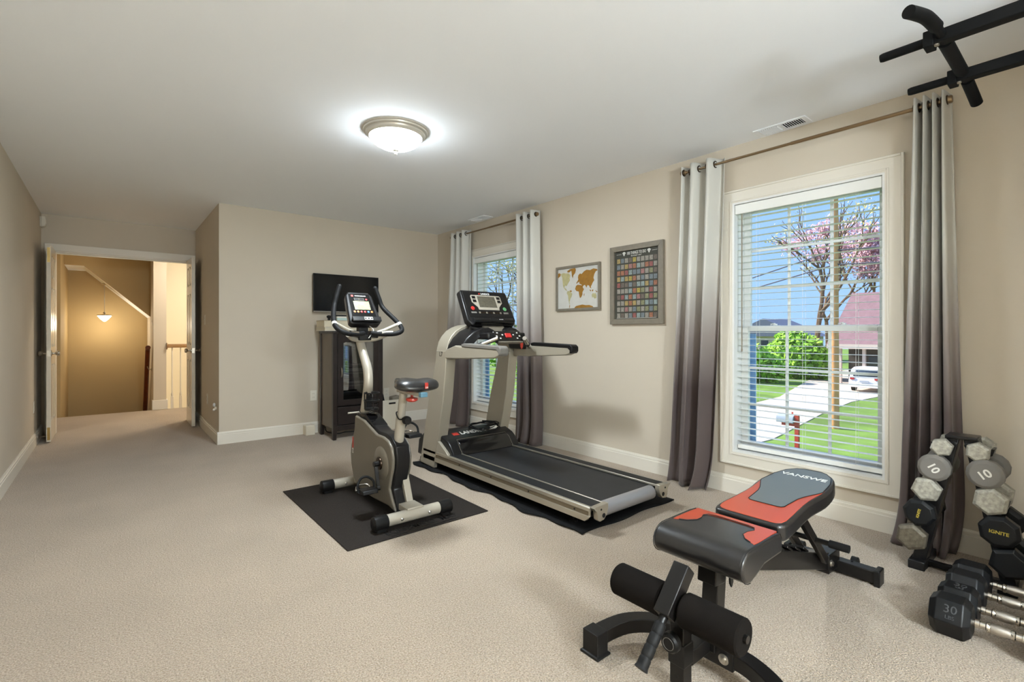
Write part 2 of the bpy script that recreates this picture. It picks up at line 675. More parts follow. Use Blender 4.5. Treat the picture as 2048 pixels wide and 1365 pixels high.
# ------------------------------------------------------------------ windows
def window(idx, y0, y1, label):
    w = sthing('window_%d' % idx, (XR, (y0 + y1) / 2, 0), label)
    C = 0.088
    # casing: mitred flat boards with an outer bead
    for nm, poly in (('casing_left', [(y1, WZ0), (y1 + C, WZ0 - C), (y1 + C, WZ1 + C), (y1, WZ1)]),
                     ('casing_right', [(y0, WZ0), (y0, WZ1), (y0 - C, WZ1 + C), (y0 - C, WZ0 - C)]),
                     ('casing_top', [(y0, WZ1), (y1, WZ1), (y1 + C, WZ1 + C), (y0 - C, WZ1 + C)]),
                     ('casing_bottom', [(y0, WZ0), (y0 - C, WZ0 - C), (y1 + C, WZ0 - C), (y1, WZ0)])):
        m_ = MB(); m_.extr(poly, 'x', XR - 0.014, XR)
        m_.build('casing', 'trim_white', w, smooth=0)
    m_ = MB()
    e = C - 0.014
    for (a, c_, z0, z1) in ((y1 + e, y1 + C, WZ0 - C, WZ1 + C), (y0 - C, y0 - e, WZ0 - C, WZ1 + C),
                            (y0 - e, y1 + e, WZ1 + e, WZ1 + C), (y0 - e, y1 + e, WZ0 - C, WZ0 - e)):
        m_.box(XR - 0.021, XR - 0.0135, a, c_, z0, z1)
    m_.build('outer_bead', 'trim_white', w, bevel=0.003)
    m_ = MB()
    for (a, c_, z0, z1) in ((y1 + 0.008, y1 + 0.02, WZ0 - 0.02, WZ1 + 0.02), (y0 - 0.02, y0 - 0.008, WZ0 - 0.02, WZ1 + 0.02),
                            (y0 - 0.008, y1 + 0.008, WZ1 + 0.008, WZ1 + 0.02), (y0 - 0.008, y1 + 0.008, WZ0 - 0.02, WZ0 - 0.008)):
        m_.box(XR - 0.018, XR - 0.0135, a, c_, z0, z1)
    m_.build('inner_bead', 'trim_white', w, bevel=0.003)
    # jamb lining
    m_ = MB()
    J = 0.012
    m_.box(XR - 0.012, XR + 0.17, y0, y0 + J, WZ0, WZ1)
    m_.box(XR - 0.012, XR + 0.17, y1 - J, y1, WZ0, WZ1)
    m_.box(XR - 0.012, XR + 0.17, y0 + J, y1 - J, WZ1 - J, WZ1)
    m_.box(XR - 0.012, XR + 0.17, y0 + J, y1 - J, WZ0, WZ0 + J)
    m_.build('jamb', 'window_white', w, smooth=0)
    m_ = MB()
    m_.box(XR + 0.165, XR + 0.178, y1 - 0.078, y1 - J, WZ0 + J, 1.12)  # blue strip painted in as the reflection on the outer jamb
    MATS.setdefault('jamb_reflection', None) or mat('jamb_reflection', rgb(126, 170, 218), 0.4)
    m_.build('jamb_reflection', 'jamb_reflection', w, smooth=0)
    zm = 1.155
    def sash(nm, xc, z0, z1, rail_top, rail_bot):
        st = 0.048
        a, c_ = y0 + J, y1 - J
        s_ = MB()
        s_.box(xc - 0.016, xc + 0.016, a, a + st, z0, z1)
        s_.box(xc - 0.016, xc + 0.016, c_ - st, c_, z0, z1)
        s_.box(xc - 0.016, xc + 0.016, a + st, c_ - st, z0, z0 + rail_bot)
        s_.box(xc - 0.016, xc + 0.016, a + st, c_ - st, z1 - rail_top, z1)
        so = s_.build(nm, 'window_white', w, bevel=0.003)
        ga, gc, gz0, gz1 = a + st, c_ - st, z0 + rail_bot, z1 - rail_top
        for k in (1, 2):
            yy = lerp(ga, gc, k / 3)
            q = MB(); q.box(xc - 0.007, xc + 0.007, yy - 0.009, yy + 0.009, gz0, gz1)
            q.build('muntin', 'window_white', so, base=BASE[w.name], bevel=0.003)
            zz = lerp(gz0, gz1, k / 3)
            q = MB(); q.box(xc - 0.0065, xc + 0.0065, ga, gc, zz - 0.009, zz + 0.009)
            q.build('muntin', 'window_white', so, base=BASE[w.name], bevel=0.003)
        for i in range(3):
            for j in range(3):
                q = MB()
                q.box(xc - 0.002, xc + 0.002, lerp(ga, gc, i / 3), lerp(ga, gc, (i + 1) / 3), lerp(gz0, gz1, j / 3), lerp(gz0, gz1, (j + 1) / 3))
                q.build('pane', 'window_glass', so, base=BASE[w.name], smooth=0)
        return so
    sash('upper_sash', XR + 0.145, zm - 0.012, WZ1 - J, 0.05, 0.03)
    lo = sash('lower_sash', XR + 0.110, WZ0 + J, zm + 0.018, 0.035, 0.06)
    for t in (0.27, 0.73):
        q = MB()
        yy = lerp(y0, y1, t)
        q.box(XR + 0.098, XR + 0.122, yy - 0.03, yy + 0.03, zm + 0.018, zm + 0.024)
        q.cyl((XR + 0.11, yy, zm + 0.024), (XR + 0.11, yy, zm + 0.034), 0.013, 12)
        q.beam((XR + 0.11, yy, zm + 0.036), (XR + 0.11, yy + 0.03, zm + 0.03), 0.012, 0.007)
        q.build('sash_lock', 'window_white', lo, base=BASE[w.name], bevel=0.0015)
    return w
window(1, *WINS[0], 'double hung window beside the dumbbell rack')
window(2, *WINS[1], 'double hung window behind the treadmill')

def blind(y0, y1, label):
    yc = (y0 + y1) / 2
    bl = thing('window_blind', (XR + 0.05, yc, WZ0), label, 'blind', 'window blinds')
    q = MB(); q.box(XR - 0.005, XR + 0.008, y0 + 0.014, y1 - 0.014, 1.955, 2.02)
    q.build('valance', 'blind_white', bl, bevel=0.004)
    q = MB(); q.box(XR + 0.02, XR + 0.075, y0 + 0.016, y1 - 0.016, 1.975, 2.02)
    q.build('head_rail', 'blind_white', bl, bevel=0.002)
    first = None
    z = 1.93
    n = 0
    xs = XR + 0.048
    while z > WZ0 + 0.075:
        if first is None:
            q = MB()
            Lq = (y1 - y0) / 2 - 0.018
            # slightly crowned slat
            pr = [(-0.025, 0.0), (-0.012, 0.0022), (0.0, 0.003), (0.012, 0.0022), (0.025, 0.0), (0.012, -0.0006), (0.0, 0.0002), (-0.012, -0.0006)]
            vs = [(xs + p[0], yc - Lq, z + p[1]) for p in pr] + [(xs + p[0], yc + Lq, z + p[1]) for p in pr]
            k = len(pr)
            fs = [list(range(k)), list(range(2 * k - 1, k - 1, -1))] + [(i, (i + 1) % k, k + (i + 1) % k, k + i) for i in range(k)]
            q.add(vs, fs)
            first = q.build('slat', 'blind_white', bl, smooth=50)
            zf = z
        else:
            share(first, 'slat', (0, 0, z - zf), bl)
        z -= 0.0445
        n += 1
    q = MB(); q.box(XR + 0.025, XR + 0.072, y0 + 0.018, y1 - 0.018, WZ0 + 0.022, WZ0 + 0.05)
    q.build('bottom_rail', 'blind_white', bl, bevel=0.004)
    for t in (0.17, 0.5, 0.83):
        yy = lerp(y0, y1, t)
        q = MB()
        q.cyl((XR + 0.024, yy, WZ0 + 0.05), (XR + 0.024, yy, 1.98), 0.0009, 6)
        q.cyl((XR + 0.072, yy, WZ0 + 0.05), (XR + 0.072, yy, 1.98), 0.0009, 6)
        q.build('ladder_cord', 'blind_white', bl)
    q = MB()
    yy = y1 - 0.055
    q.cyl((XR + 0.012, yy, 1.955), (XR + 0.012, yy, 1.02), 0.0045, 8)
    q.sphere((XR + 0.012, yy, 1.01), (0.006, 0.006, 0.016), 10, 8)
    q.build('tilt_wand', 'bin_lining', bl)
blind(*WINS[0], 'white slatted blind in the near window above the weight bench')
blind(*WINS[1], 'white slatted blind in the far window behind the treadmill')

# ------------------------------------------------------------------ curtain rods and curtains
ROD_X, ROD_Z = 3.30, 2.315

def rod(y0, y1, label):
    r = thing('curtain_rod', (XR, (y0 + y1) / 2, ROD_Z), label, 'curtain rod', 'curtain rods')
    q = MB(); q.cyl((ROD_X, y0, ROD_Z), (ROD_X, (y0 + y1) / 2, ROD_Z), 0.0105, 14)
    q.build('rod', 'rod_bronze', r)
    q = MB(); q.cyl((ROD_X, (y0 + y1) / 2 - 0.02, ROD_Z), (ROD_X, y1, ROD_Z), 0.0085, 14)
    q.build('telescoping_rod', 'rod_bronze', r)
    for yy, s in ((y0, -1), (y1, 1)):
        q = MB()
        q.lathe([(0.012, -0.006), (0.0135, 0), (0.0135, 0.006), (0.019, 0.009), (0.019, 0.036), (0.0165, 0.04), (0.004, 0.041)], (ROD_X, yy, ROD_Z), (0, s, 0), 18)
        q.build('finial', 'rod_bronze', r)
    for yy in (y0 + 0.03, y1 - 0.03):
        q = MB()
        q.box(ROD_X - 0.004, XR, yy - 0.007, yy + 0.007, ROD_Z - 0.026, ROD_Z - 0.014)
        q.box(XR - 0.004, XR, yy - 0.011, yy + 0.011, ROD_Z - 0.065, ROD_Z + 0.02)
        q.lathe([(0.0145, -0.008), (0.0145, 0.008)], (ROD_X, yy, ROD_Z), (0, 1, 0), 14)
        q.build('bracket', 'dark_bronze', r, bevel=0.001)
rod(0.545, 1.99, 'bronze curtain rod above the near window')
rod(3.66, 5.19, 'bronze curtain rod above the far window')

def curtain(yt, ybm, nf, phase, amp, label, seed, puddle):
    rnd = random.Random(seed)
    c = thing('curtain', (ROD_X, (yt[0] + yt[1]) / 2, 0), label, 'curtain', 'ombre grommet curtains')
    ph2 = [rnd.uniform(-1, 1) for _ in range(8)]
    ztop = ROD_Z + 0.042
    def fn(s, t):
        z = ztop * (1 - t) + 0.006 * t
        a = t ** 1.25
        y = lerp(lerp(yt[0], ybm[0], a), lerp(yt[1], ybm[1], a), s)
        ph = 2 * math.pi * nf * s + phase
        sn = math.sin(ph + 0.5 * t * math.sin(3 * s + ph2[0]))
        sq = sn * (1.25 - 0.25 * sn * sn)
        am = amp * (1 + 0.35 * t * math.sin(5 * s + ph2[1]))
        x = ROD_X + am * sq
        y += 0.012 * t * math.sin(2.3 * ph + ph2[2] * 3)
        if t > 0.86:
            k = (t - 0.86) / 0.14
            z2 = z
            x -= puddle * k * k * (0.6 + 0.4 * math.sin(4 * s + ph2[3] * 3))
            y += puddle * 0.5 * k * k * math.sin(6 * s + ph2[4] * 3)
            z = max(0.006, z2 * (1 - 0.25 * k * abs(math.sin(7 * s + ph2[5]))))
        return (min(x, XR - 0.024), y, z)
    q = MB(); q.grid(fn, int(nf * 22), 46)
    q.build('fabric', 'curtain_ombre', c, smooth=60, solid=0.0025, fix=False)
    n = int(nf * 2 + 0.01)
    first = None
    for i in range(n):
        s = (i * math.pi - phase) / (2 * math.pi * nf)
        while s < 0.02: s += 1 / nf / 2 * n
        if s > 0.98: continue
        yy = lerp(yt[0], yt[1], s)
        if first is None:
            q = MB()
            q.tube([(ROD_X + 0.021 * math.cos(k * math.pi / 10), yy, ROD_Z + 0.021 * math.sin(k * math.pi / 10)) for k in range(20)], 0.0045, 8, closed=True)
            first = q.build('grommet', 'curtain_eyelet', c)
            yf = yy
        else:
            share(first, 'grommet', (0, yy - yf, 0), c)
curtain((1.71, 2.015), (1.80, 2.13), 2.5, 0.4, 0.052, 'ombre curtain hanging left of the near window, next to the framed poster', 3, 0.05)
curtain((0.515, 0.665), (0.47, 0.73), 4, 1.2, 0.050, 'ombre curtain hanging behind the dumbbell rack', 5, 0.07)
curtain((4.83, 5.19), (4.86, 5.42), 3, 0.2, 0.045, 'ombre curtain in the corner beside the television wall', 8, 0.03)
curtain((3.63, 3.96), (3.57, 3.98), 3, 2.4, 0.055, 'ombre curtain between the far window and the framed map', 11, 0.04)

# ------------------------------------------------------------------ doors
def casing_doors():
    d = sthing('trim_1', (0.15, YE, 0), 'white casing and jamb around the double doorway')
    C = 0.075
    q = MB(); q.box(DX0 - C, DX0 + 0.006, YE - 0.016, YE, 0, DZ - 0.006); q.build('casing', 'trim_white', d, bevel=0.004)
    q = MB(); q.box(DX1 - 0.006, min(DX1 + C, XJ - 0.001), YE - 0.016, YE, 0, DZ - 0.006); q.build('casing', 'trim_white', d, bevel=0.004)
    q = MB(); q.box(DX0 - C, min(DX1 + C, XJ - 0.001), YE - 0.016, YE, DZ - 0.006, DZ + C); q.build('casing', 'trim_white', d, bevel=0.004)
    q = MB()
    q.box(DX0, DX0 + 0.018, YE, YE + T, 0, DZ)
    q.box(DX1 - 0.018, DX1, YE, YE + T, 0, DZ)
    q.box(DX0 + 0.018, DX1 - 0.018, YE, YE + T, DZ - 0.018, DZ)
    q.build('jamb', 'trim_white', d, smooth=0)
    q = MB(); q.box(DX0 + 0.018, DX1 - 0.018, YE + 0.045, YE + 0.08, DZ - 0.03, DZ - 0.018); q.build('door_stop', 'trim_white', d, smooth=0)
casing_doors()

def leaf(idx, x0, x1, y0, y1, label, flush):
    d = sthing('door_%d' % idx, ((x0 + x1) / 2, y1, 0), label)
    z0, z1 = 0.012, 2.03
    st, rl = 0.10, 0.10
    zs = [(z0 + 0.20, 0.80), (0.98, 1.60), (1.70, z1 - 0.10)]
    ym = (y0 + y1) / 2
    q = MB()
    q.box(x0, x1, y0, y0 + st, z0, z1)
    q.box(x0, x1, y1 - st, y1, z0, z1)
    q.box(x0, x1, ym - 0.04, ym + 0.04, z0, z1)
    for a, c_ in ((z0, zs[0][0]), (zs[0][1], zs[1][0]), (zs[1][1], zs[2][0]), (zs[2][1], z1)):
        q.box(x0, x1, y0 + st, ym - 0.04, a, c_)
        q.box(x0, x1, ym + 0.04, y1 - st, a, c_)
    q.build('leaf', 'door_white', d, smooth=0)
    xm = (x0 + x1) / 2
    for a, c_ in zs:
        for u, w_ in ((y0 + st, ym - 0.04), (ym + 0.04, y1 - st)):
            q = MB()
            q.box(xm - 0.008, xm + 0.008, u, w_, a, c_)
            q.box(xm - 0.015, xm + 0.015, u + 0.022, w_ - 0.022, a + 0.025, c_ - 0.025)
            q.build('panel', 'door_white', d, bevel=0.005)
    for s, xx in ((-1, x0), (1, x1)):
        q = MB()
        q.lathe([(0.03, 0), (0.03, 0.004), (0.012, 0.008), (0.010, 0.028), (0.022, 0.036), (0.028, 0.05), (0.024, 0.062), (0.006, 0.066)], (xx, y0 + 0.065, 0.915), (s, 0, 0), 20)
        q.build('knob', 'satin_nickel', d)
    q = MB(); q.box(xm - 0.0125, xm + 0.0125, y0 - 0.0015, y0, 0.885, 0.945); q.build('latch_plate', 'satin_nickel', d)
    if flush:
        for a, c_ in ((1.85, 2.0), (0.03, 0.16)):
            q = MB()
            q.box(xm - 0.011, xm + 0.011, y0 - 0.0015, y0, a, c_)
            q.box(xm - 0.005, xm + 0.005, y0 - 0.004, y0, (a + c_) / 2 - 0.02, (a + c_) / 2 + 0.02)
            q.build('flush_bolt', 'brass', d)
    for zz in (0.25, 1.02, 1.80):
        q = MB(); q.cyl((x0 if idx == 1 else x1, y1 + 0.004, zz - 0.045), (x0 if idx == 1 else x1, y1 + 0.004, zz + 0.045), 0.006, 10)
        q.build('hinge', 'brass', d)
leaf(1, -0.502, -0.467, 6.87, 7.43, 'left white six panel door leaf opened into the room', True)
leaf(2, 0.752, 0.787, 6.93, 7.43, 'right white six panel door leaf opened into the room', False)

def doorstop(x, y, s, label):
    d = thing('door_stop', (x, y, 0.06), label, 'door stop', 'spring door stops')
    q = MB()
    pts = []
    for k in range(80):
        t = k / 79
        a = 2 * math.pi * 9 * t
        pts.append((x + s * 0.072 * t, y + 0.006 * math.cos(a), 0.06 + 0.006 * math.sin(a)))
    q.tube(pts, 0.0014, 6)
    q.build('spring', 'satin_nickel', d)
    q = MB(); q.cyl((x + s * 0.068, y, 0.06), (x + s * 0.08, y, 0.06), 0.008, 12); q.build('tip', 'bin_white', d)
    q = MB(); q.cyl((x, y, 0.06), (x + s * 0.004, y, 0.06), 0.011, 12); q.build('foot', 'satin_nickel', d)
doorstop(XL + 0.016, 6.95, 1, 'spring door stop on the baseboard behind the left door')
doorstop(XJ - 0.016, 6.98, -1, 'spring door stop on the baseboard behind the right door')

# ------------------------------------------------------------------ hall beyond the doors
HY0, HY1 = YE + T, 8.85
b = MB(); b.box(-1.6, 2.6, YE, HY1, -0.20, 0)
struct(b.build('floor_hall', 'carpet', smooth=0), 'carpeted landing beyond the doors')
b = MB(); b.box(-1.6, 2.6, YE + T, 11.4, 2.50, 2.6)
struct(b.build('ceiling_hall', 'ceiling_paint', smooth=0))
b = MB(); b.box(-1.7, -1.6, YE + T, HY1, 0, 2.5)
b.box(-1.6, -0.51, HY1, HY1 + 0.1, -0.2, 2.5)
struct(b.build('wall_hall_left', 'stair_paint', smooth=0))
b = MB(); b.box(-0.61, -0.51, HY1 + 0.1, 10.4, -2.6, 2.5)
struct(b.build('wall_stair_left', 'stair_paint', smooth=0))
b = MB(); b.box(-0.61, 0.59, 10.38, 10.5, -2.6, 2.5)
struct(b.build('wall_stair_back', 'stair_paint', smooth=0), 'tan wall of the stairwell')
b = MB(); b.box(0.49, 0.645, HY1, 10.4, -2.6, 2.5)
struct(b.build('wall_stair_right', 'wall_paint', smooth=0), 'wall end between stairwell and railing')
b = MB(); b.extr([(-0.51, 2.5), (-0.51, 2.112), (-0.297, 2.112), (0.49, 1.375), (0.49, 2.5)], 'y', 9.48, 9.55)
struct(b.build('wall_bulkhead', 'stair_paint', smooth=0), 'bulkhead above the stairs, its shade painted in as tan')  # same paint as the room walls; the darker tan paints in its shade
b = MB(); b.extr([(-0.51, 2.114), (-0.51, 2.16), (-0.27, 2.16), (0.49, 1.425), (0.49, 1.377), (-0.297, 2.114)], 'y', 9.482, 10.38)
struct(b.build('ceiling_stair', 'ceiling_paint', smooth=0), 'white sloping underside over the stairs')
b = MB(); b.box(0.55, 2.6, 11.3, 11.4, -2.6, 2.5); b.box(2.5, 2.6, YE + T, 11.3, -2.6, 2.5)
struct(b.build('wall_foyer', 'hall_cream', smooth=0), 'bright cream wall beyond the railing')
b = MB(); b.box(-0.6, 2.6, HY1, 11.4, -2.7, -2.6)
struct(b.build('floor_lower', 'carpet', smooth=0))
b = MB(); b.box(-1.6, 2.6, HY1 - 0.02, HY1, -2.6, -0.2)
struct(b.build('wall_stair_riser', 'wall_paint', smooth=0))
b = MB(); b.box(0.474, 0.661, HY1 - 0.016, HY1, 0, 0.14); b.box(0.661, 0.645, HY1, HY1 + 0.3, 0, 0.14); b.box(0.474, 0.49, HY1, HY1 + 0.1, 0, 0.14)
struct(b.build('baseboard_hall', 'trim_white', bevel=0.004))

b = MB(); b.box(XJ + T, 2.6, YE, YE + T, -0.2, 2.5); b.box(-1.7, XL - T, YE, YE + T, -0.2, 2.5)
struct(b.build('wall_hall_front', 'wall_paint', smooth=0))

# stairs going down
for i in range(9):
    b = MB(); b.box(-0.51, 0.49, HY1 + 0.17 * i, HY1 + 0.17 * (i + 1), -0.2 * (i + 1) - 0.2, -0.2 * (i + 1))
    if HY1 + 0.17 * (i + 1) <= 10.39:
        st_ = b.build('stair_%d' % (i + 1), 'carpet', smooth=0)
        struct(st_)

# railing on the landing edge
r = thing('landing_railing', (1.2, HY1, 0), 'white baluster railing with oak handrail beyond the right door', 'railing')
q = MB(); q.extr([(-0.034, 0), (0.034, 0), (0.034, 0.03), (0.02, 0.055), (-0.02, 0.055), (-0.034, 0.03)], 'x', 0, 1)
q2 = MB(); q2.extr([(HY1 - 0.03, 0.905), (HY1 + 0.03, 0.905), (HY1 + 0.03, 0.935), (HY1 + 0.018, 0.96), (HY1 - 0.018, 0.96), (HY1 - 0.03, 0.935)], 'x', 0.66, 2.4)
q2.build('handrail', 'oak_rail', r, bevel=0.003)
q2 = MB(); q2.lathe([(0.05, 0), (0.05, 0.008), (0.035, 0.014)], (0.646, HY1, 0.93), (1, 0, 0), 20); q2.build('wall_rosette', 'oak_rail', r)
first = None
for i in range(12):
    xx = 0.715 + i * 0.105
    if first is None:
        q = MB()
        q.box(xx - 0.016, xx + 0.016, HY1 - 0.016, HY1 + 0.016, 0, 0.18)
        q.lathe([(0.016, 0.18), (0.010, 0.19), (0.014, 0.20), (0.014, 0.22), (0.008, 0.24), (0.0075, 0.70), (0.008, 0.905)], (xx, HY1, 0), (0, 0, 1), 12)
        first = q.build('baluster', 'trim_white', r)
        x0_ = xx
    else:
        share(first, 'baluster', (xx - x0_, 0, 0), r)

# stair handrail
r = thing('stair_handrail', (0.45, 9.1, 0.9), 'dark wood handrail running down the stairwell wall', 'handrail')
q = MB(); q.tube([(0.435, 9.03, 0.905), (0.435, 9.10, 0.87), (0.435, 10.2, -0.65)], 0.03, 14); q.build('rail', 'handrail_wood', r)
q = MB(); q.cyl((0.435, 9.015, 0.91), (0.435, 9.045, 0.90), 0.033, 14); q.build('end_cap', 'handrail_wood', r, bevel=0.004)
for yy in (9.25, 9.95):
    zz = 0.87 - (yy - 9.10) * 1.382
    q = MB(); q.tube(arc_path([(0.489, yy, zz - 0.09), (0.46, yy, zz - 0.09), (0.44, yy, zz - 0.06), (0.437, yy, zz - 0.02)], 5), 0.006, 8)
    q.cyl((0.49, yy, zz - 0.09), (0.484, yy, zz - 0.09), 0.025, 12)
    q.build('bracket', 'satin_nickel', r)

# pendant lamp
PX, PY = -0.067, 9.95
pz = 2.114 - (PX + 0.297) * (0.735 / 0.787)
mat('pendant_glow', rgb(255, 246, 225), 0.4, emit=((1.0, 0.86, 0.62, 1), 6.0))
l = thing('pendant_lamp', (PX, PY, pz), 'small glowing glass pendant lamp hanging in the stairwell', 'lamp')
q = MB(); q.lathe([(0.045, 0.0), (0.045, -0.012), (0.012, -0.03), (0.0045, -0.034), (0.0045, -(pz - 1.455)), (0.014, -(pz - 1.45)), (0.02, -(pz - 1.435)), (0.008, -(pz - 1.425)), (0.008, -(pz - 1.41))], (PX, PY, pz), (0, 0, 1), 18)
q.build('stem', 'satin_nickel', l)
q = MB(); q.lathe([(0.012, 1.415), (0.088, 1.408), (0.094, 1.402), (0.094, 1.394), (0.086, 1.392)], (PX, PY, 0), (0, 0, 1), 28)
q.build('collar', 'satin_nickel', l)
q = MB(); q.lathe([(0.086, 1.396), (0.084, 1.385), (0.045, 1.335), (0.012, 1.306), (0.0, 1.304)], (PX, PY, 0), (0, 0, 1), 28)
q.build('glass_shade', 'pendant_glow', l)
ld = bpy.data.lights.new('pendant_bulb', 'POINT'); ld.energy = 6; ld.color = (1.0, 0.87, 0.66); ld.shadow_soft_size = 0.08
lo = bpy.data.objects.new('pendant_bulb', ld); COL.objects.link(lo); lo.location = (0, 0, 1.25 - pz); lo.parent = l

# flush lamp of the landing and the foyer lamp, both out of sight behind the walls
def dome(name, x, y, z, rad, emit, label, watt):
    mt = name + '_glow'
    mat(mt, rgb(255, 250, 240), 0.4, emit=((1.0, 0.90, 0.74, 1), emit))
    l = thing(name, (x, y, z), label, 'lamp')
    q = MB(); q.lathe([(rad, 0), (rad, -0.015), (rad * 0.92, -0.03)], (x, y, z), (0, 0, 1), 28); q.build('base', 'satin_nickel', l)
    q = MB(); q.lathe([(rad * 0.9, -0.03), (rad * 0.75, -0.07), (rad * 0.4, -0.10), (0.0, -0.11)], (x, y, z), (0, 0, 1), 28); q.build('bowl', mt, l)
dome('landing_lamp', 1.25, 8.1, 2.5, 0.16, 85.0, 'glass dome lamp on the landing ceiling', 0)
dome('foyer_lamp', 1.6, 10.1, 2.5, 0.18, 58.0, 'glass dome lamp over the foyer beyond the railing', 0)
# ------------------------------------------------------------------ ceiling lamp
def bowl_glass(name, strength):
    # frosted glass: lets the bulbs' light through and glows itself
    m = bpy.data.materials.new(name)
    m.use_nodes = True
    nt = m.node_tree
    nt.nodes.clear()
    out = nt.nodes.new('ShaderNodeOutputMaterial')
    tr = nt.nodes.new('ShaderNodeBsdfTransparent')
    em = nt.nodes.new('ShaderNodeEmission')
    em.inputs[0].default_value = (0.86, 0.95, 1.0, 1)
    em.inputs[1].default_value = strength
    mx = nt.nodes.new('ShaderNodeMixShader')
    mx.inputs[0].default_value = 0.5
    nt.links.new(tr.outputs[0], mx.inputs[1])
    nt.links.new(em.outputs[0], mx.inputs[2])
    nt.links.new(mx.outputs[0], out.inputs[0])
    MATS[name] = m
bowl_glass('bowl_glow', BOWL_EMISSION)
mat('lamp_metal', rgb(196, 190, 178), 0.35, 0.3)
def flush_lamp(LX, LY, watt, glow, label):
    l = thing('ceiling_lamp', (LX, LY, H), label, 'lamp')
    q = MB(); q.lathe([(0.212, 0), (0.212, -0.006), (0.205, -0.010), (0.203, -0.018), (0.190, -0.024), (0.187, -0.032), (0.176, -0.038), (0.170, -0.046), (0.150, -0.044), (0.150, 0)], (LX, LY, H), (0, 0, 1), 48)
    q.build('rim', 'lamp_metal', l)
    q = MB(); q.lathe([(0.166, -0.044), (0.158, -0.062), (0.135, -0.085), (0.10, -0.104), (0.06, -0.117), (0.02, -0.123), (0.0, -0.124)], (LX, LY, H), (0, 0, 1), 48)
    q.build('glass_bowl', glow, l)
    q = MB(); q.lathe([(0.0, -0.122), (0.022, -0.122), (0.020, -0.130), (0.010, -0.135), (0.006, -0.139), (0.010, -0.146), (0.008, -0.154), (0.0, -0.157)], (LX, LY, H), (0, 0, 1), 20)
    q.build('finial', 'lamp_metal', l)
    bd = bpy.data.lights.new('lamp_bulbs', 'AREA')
    bd.shape = 'DISK'
    bd.size = 0.29
    bd.energy = watt
    bd.color = (0.85, 0.945, 1.0)
    bo = bpy.data.objects.new('lamp_bulbs', bd)
    COL.objects.link(bo)
    bo.parent = l
    bo.location = (0, 0, -0.052)
flush_lamp(1.435, 2.94, LAMP_WATT, 'bowl_glow', 'round flush ceiling lamp with lit white glass bowl above the exercise bike')
# added fill lamp, unseen in the nook, brightens the room from behind the viewer
mat('fill_globe_glow', rgb(255, 250, 240), 0.4, emit=((0.82, 0.935, 1.0, 1), FILL_LAMP_EMISSION))
fl = thing('fill_lamp', (0.85, -1.6, 0), 'added fill lamp with glowing globe shade, unseen in the nook behind the viewer', 'lamp')
q = MB(); q.lathe([(0.15, 0), (0.15, 0.015), (0.14, 0.025), (0.03, 0.032), (0.014, 0.05), (0.012, 1.30), (0.03, 1.32), (0.06, 1.345), (0.06, 1.36)], (0.85, -1.6, 0), (0, 0, 1), 28); q.build('stand', 'satin_nickel', fl)
q = MB(); q.sphere((0.85, -1.6, 1.55), 0.2, 28, 18); q.build('globe_shade', 'fill_globe_glow', fl)

# ------------------------------------------------------------------ ceiling vents
def vent(x0, x1, y0, y1, label):
    v = thing('ceiling_vent', ((x0 + x1) / 2, (y0 + y1) / 2, H), label, 'vent', 'ceiling vents')
    q = MB()
    q.box(x0, x1, y0, y0 + 0.03, H - 0.006, H); q.box(x0, x1, y1 - 0.03, y1, H - 0.006, H)
    q.box(x0, x0 + 0.022, y0 + 0.03, y1 - 0.03, H - 0.006, H); q.box(x1 - 0.022, x1, y0 + 0.03, y1 - 0.03, H - 0.006, H)
    q.box(x0 + 0.022, x1 - 0.022, (y0 + y1) / 2 - 0.008, (y0 + y1) / 2 + 0.008, H - 0.006, H)
    q.build('frame', 'ceiling_paint', v, bevel=0.0015)
    q = MB(); q.box(x0 + 0.02, x1 - 0.02, y0 + 0.028, y1 - 0.028, H - 0.001, H - 0.0002); q.build('duct', 'dark_gap', v)
    n = 9
    ym = (y0 + y1) / 2
    for side, a, c_ in ((1, y0 + 0.03, ym - 0.008), (-1, ym + 0.008, y1 - 0.03)):
        for k in range(n):
            yy = lerp(a, c_, (k + 0.5) / n)
            q = MB()
            q.beam((x0 + 0.022, yy, H - 0.006), (x1 - 0.022, yy, H - 0.006), 0.0022, 0.011, (0, 0.8 * side, 1))
            q.build('louver', 'ceiling_paint', v, smooth=0)
vent(3.235, 3.365, 1.165, 1.475, 'white ceiling vent above the near window')
vent(3.215, 3.345, 4.42, 4.73, 'white ceiling vent above the far window')

# ------------------------------------------------------------------ outlets, switches, sensor
def plate(name, kind, p, n, label, w=0.07, h=0.115):
    """p = centre on the wall, n = wall normal axis ('x+','x-','y-')"""
    t = thing(name, p, label, kind)
    ax = n[0]; s = 1 if n[1] == '+' else -1
    def bx(u0, u1, z0, z1, d0, d1):
        q_ = MB()
        if ax == 'x':
            q_.box(p[0] + s * d0, p[0] + s * d1, p[1] + u0, p[1] + u1, p[2] + z0, p[2] + z1)
        else:
            q_.box(p[0] + u0, p[0] + u1, p[1] + s * d0, p[1] + s * d1, p[2] + z0, p[2] + z1)
        return q_
    bx(-w / 2, w / 2, -h / 2, h / 2, 0, 0.005).build('cover_plate', 'plate_white', t, bevel=0.002)
    if kind == 'outlet':
        for zz in (-0.02, 0.02):
            so = bx(-0.017, 0.017, zz - 0.014, zz + 0.014, 0.005, 0.007).build('socket', 'plate_white', t, bevel=0.002)
            for uu in (-0.006, 0.006):
                bx(uu - 0.001, uu + 0.001, zz - 0.004, zz + 0.006, 0.007, 0.0074).build('slot', 'dark_gap', so, base=Vector(p))
    else:
        bx(-0.006, 0.006, -0.012, 0.012, 0.005, 0.011).build('toggle', 'plate_white', t, bevel=0.002)
    return t
plate('light_switch', 'switch', (XJ, 6.64, 1.278), 'x-', 'white light switch on the alcove side wall')
